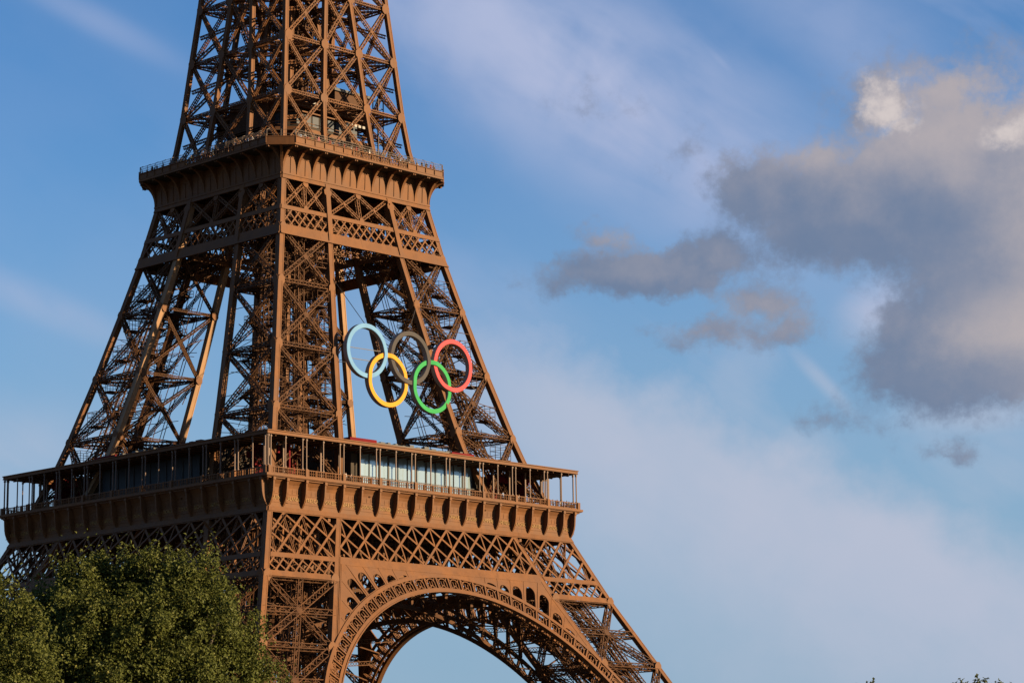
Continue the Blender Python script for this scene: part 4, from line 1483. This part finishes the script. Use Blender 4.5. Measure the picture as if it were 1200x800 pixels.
# ================================================================== trees
def tree(name, base, lobes, leaf, n_per, lsize, material, label, group=None, trunk_r=.35, fork=3.2, seed=1):
    """lobes: (right, depth, height, radius) in metres around the trunk, right/depth as seen by the photographer"""
    r_ = np.random.default_rng(seed)
    root = empty(name, base)
    tag(root, label, 'tree', group)
    rx = np.array((Rt.x, Rt.y, 0)); fx = np.array((Fw.x, Fw.y, 0)); fx /= np.linalg.norm(fx)
    cs = []; nrm = []
    for (a, d, h, rad) in lobes:
        c0 = rx * a + fx * d + np.array((0, 0, h))
        nsub = max(10, int(rad * rad * 30))
        u = r_.normal(size=(nsub, 3)); u /= np.linalg.norm(u, axis=1, keepdims=True)
        rr = rad * r_.uniform(.35, 1.08, (nsub, 1)) * (1 + .14 * r_.normal(size=(nsub, 1)))
        sub = c0 + u * rr * np.array((1, 1, .92))
        sr = np.exp(r_.normal(-1.25, .42, nsub)) * (.6 + .25 * rad)
        for p, q, uu in zip(sub, sr, u):
            n = max(4, int(n_per * q * q * 5))
            k = r_.normal(size=(n, 3))
            ln = np.linalg.norm(k, axis=1, keepdims=True)
            k /= ln
            # each spray is stretched along its own twig, pointing outwards and a little down
            tw = uu + r_.normal(size=3) * .7; tw /= np.linalg.norm(tw)
            t = q * np.where(r_.random((n, 1)) < .8, np.cbrt(r_.uniform(.05, 1, (n, 1))), r_.uniform(.8, 1.9, (n, 1)))
            off = k * t * .78
            off += np.outer(off @ tw, tw) * 1.1
            pos = p + off + np.array((0, 0, -.22)) * (np.linalg.norm(off[:, :2], axis=1, keepdims=True))
            cs.append(pos); nrm.append(k * .45 + uu * .5 + r_.normal(size=(n, 3)) * .7 + np.array((0, 0, .35)))
    P = np.concatenate(cs); Nn = np.concatenate(nrm)
    Nn /= np.linalg.norm(Nn, axis=1, keepdims=True)
    n = len(P)
    ra = r_.normal(size=(n, 3)); s = np.cross(Nn, ra); s /= np.linalg.norm(s, axis=1, keepdims=True)
    t = np.cross(Nn, s)
    L = lsize * r_.uniform(.6, 1.3, (n, 1)); W = L * r_.uniform(.55, .85, (n, 1))
    bend = Nn * L * .18
    v = np.stack([P - s * L * .5, P - t * W * .5 + bend, P + s * L * .5 - bend * .5, P + t * W * .5 + bend], 1).reshape(-1, 3)
    me = bpy.data.meshes.new('crown')
    me.vertices.add(4 * n); me.vertices.foreach_set('co', v.ravel())
    me.loops.add(4 * n); me.loops.foreach_set('vertex_index', np.arange(4 * n, dtype=np.int32))
    me.polygons.add(n); me.polygons.foreach_set('loop_start', np.arange(0, 4 * n, 4, dtype=np.int32)); me.polygons.foreach_set('loop_total', np.full(n, 4, np.int32))
    me.update(calc_edges=True)
    me.shade_flat()
    tone = me.attributes.new('tone', 'FLOAT', 'FACE')
    base_t = np.clip(r_.normal(.42, .26, n), 0, 1)
    tone.data.foreach_set('value', base_t.astype(np.float32))
    obj('crown', me, material, root)
    # trunk and limbs
    tb = MB()
    def limb(p, q, r0, r1, k=5, wob=.15):
        p = np.array(p, float); q = np.array(q, float)
        ax = (q - p); Ln = np.linalg.norm(ax); ax /= Ln
        s_ = np.cross(ax, (0.3, 1, .1)); s_ /= np.linalg.norm(s_); t_ = np.cross(ax, s_)
        rings = []
        for i in range(k + 1):
            f = i / k
            c_ = p + (q - p) * f + (s_ * math.sin(f * 5 + p[0]) + t_ * math.cos(f * 4 + q[1])) * wob * f * (1 - f) * 2
            rd = r0 + (r1 - r0) * f
            rings.append([c_ + (s_ * math.cos(a) + t_ * math.sin(a)) * rd for a in np.linspace(0, 2 * math.pi, 8, endpoint=False)])
        tb.loft(rings)
    limb((0, 0, -.2), (0.1, .1, fork), trunk_r, trunk_r * .7)
    for (a, d, h, rad) in lobes:
        c0 = rx * a + fx * d + np.array((0, 0, h))
        st_ = np.array((0.1, .1, fork - .3 + min(2.0, max(0, h - fork) * .2)))
        limb(st_, c0, trunk_r * .32, .05, 6, .6)
    obj('trunk', tb, BARK, root)
    return root


def spot(px, dist):
    """ground point in the direction of picture column px at that distance"""
    d = Fw + R2 * ((px - 600) / 3004.08)
    d = Vector((d.x, d.y, 0)).normalized() * dist
    return (CAM_POS.x + d.x, CAM_POS.y + d.y, 0)


S95 = 31.6
def lb(px, py, r, d=0, top=640, ztop=13.0, cx=165, s=S95):
    return ((px - cx) / s, d, ztop - (py - top) / s, r / s)
main_lobes = [lb(122, 674, 26), lb(92, 692, 34, -.5), lb(160, 684, 34, .6), lb(205, 686, 38, -.3), lb(158, 668, 26, .2), lb(180, 660, 20, -.2), lb(222, 684, 26, .1), lb(240, 702, 36, .4), lb(262, 728, 30, -.6), lb(276, 762, 26, .3),
              lb(300, 795, 28, -.2), lb(66, 706, 34, .5), lb(125, 667, 24, .3), lb(195, 662, 24, .4), lb(35, 735, 34, .3), lb(48, 748, 40, .2), lb(290, 740, 26, .2), lb(308, 775, 22, .1), lb(255, 690, 26, .1), lb(225, 668, 26, .2), lb(120, 730, 52, -1.2), lb(185, 738, 56, -1.0), lb(240, 770, 48, -1.1), lb(85, 785, 50, -1.3),
              lb(150, 800, 60, -1.6), lb(215, 835, 60, -1.2), lb(110, 690, 40, 1.8), lb(180, 720, 60, 2.2), lb(235, 750, 50, 2.0), lb(70, 780, 50, 1.8),
              lb(150, 860, 80, 0), lb(270, 850, 55, .5), lb(60, 860, 60, 0), lb(200, 940, 70, 0), lb(110, 940, 70, .4)]
tree('plane_tree', spot(165, 95), main_lobes, None, 190, .125, LEAF, 'broad leafy green tree in front of the shaded side of the tower, the bigger one', None, .38, 4.2, 4)
S85 = 3004.08 / 85
left_lobes = [((px - -15) / S85, d, 10.55 - (py - 690) / S85, r / S85) for px, py, r, d in
              ((2, 704, 26, 0), (30, 716, 26, -.4), (48, 735, 26, -.3), (-30, 722, 40, .3), (50, 770, 30, -.2), (10, 770, 45, -.8), (-40, 790, 55, 0), (55, 815, 34, .2), (15, 840, 55, -.6), (0, 800, 50, 1.2), (-70, 850, 60, 0), (0, 920, 70, 0))]
tree('plane_tree', spot(-15, 85), left_lobes, None, 190, .118, LEAF, 'lower leafy tree beside the broad one, cut off by the picture edge', None, .28, 3.4, 9)
S250 = 3004.08 / 250
def far_tree(px, lobes, seed, label):
    ls = [((p - px) / S250, d, 16.65 - (q - 791) / S250, r / S250) for p, q, r, d in lobes]
    tree('distant_tree', spot(px, 250), ls, None, 26, .34, LEAF2, label, 'distant treetops just showing above the lower picture edge', .3, 6, seed)
far_tree(1128, ((1112, 801, 12, 0), (1128, 798, 10, 0), (1098, 812, 14, .5), (1136, 810, 14, 0), (1120, 835, 30, 0), (1118, 880, 36, 0)), 21, 'biggest distant treetop peeping up on its own side of the open sky')
far_tree(1158, ((1152, 801, 8, 0), (1160, 806, 10, 0), (1168, 815, 14, 0), (1156, 840, 24, 0), (1158, 880, 30, 0)), 22, 'small distant treetop close beside the biggest distant treetop')
far_tree(1000, ((1007, 796, 6, 0), (992, 799, 6, 0), (1000, 816, 16, 0), (1000, 870, 30, 0)), 23, 'tiny distant treetop standing apart, between the tower and the other distant treetops')
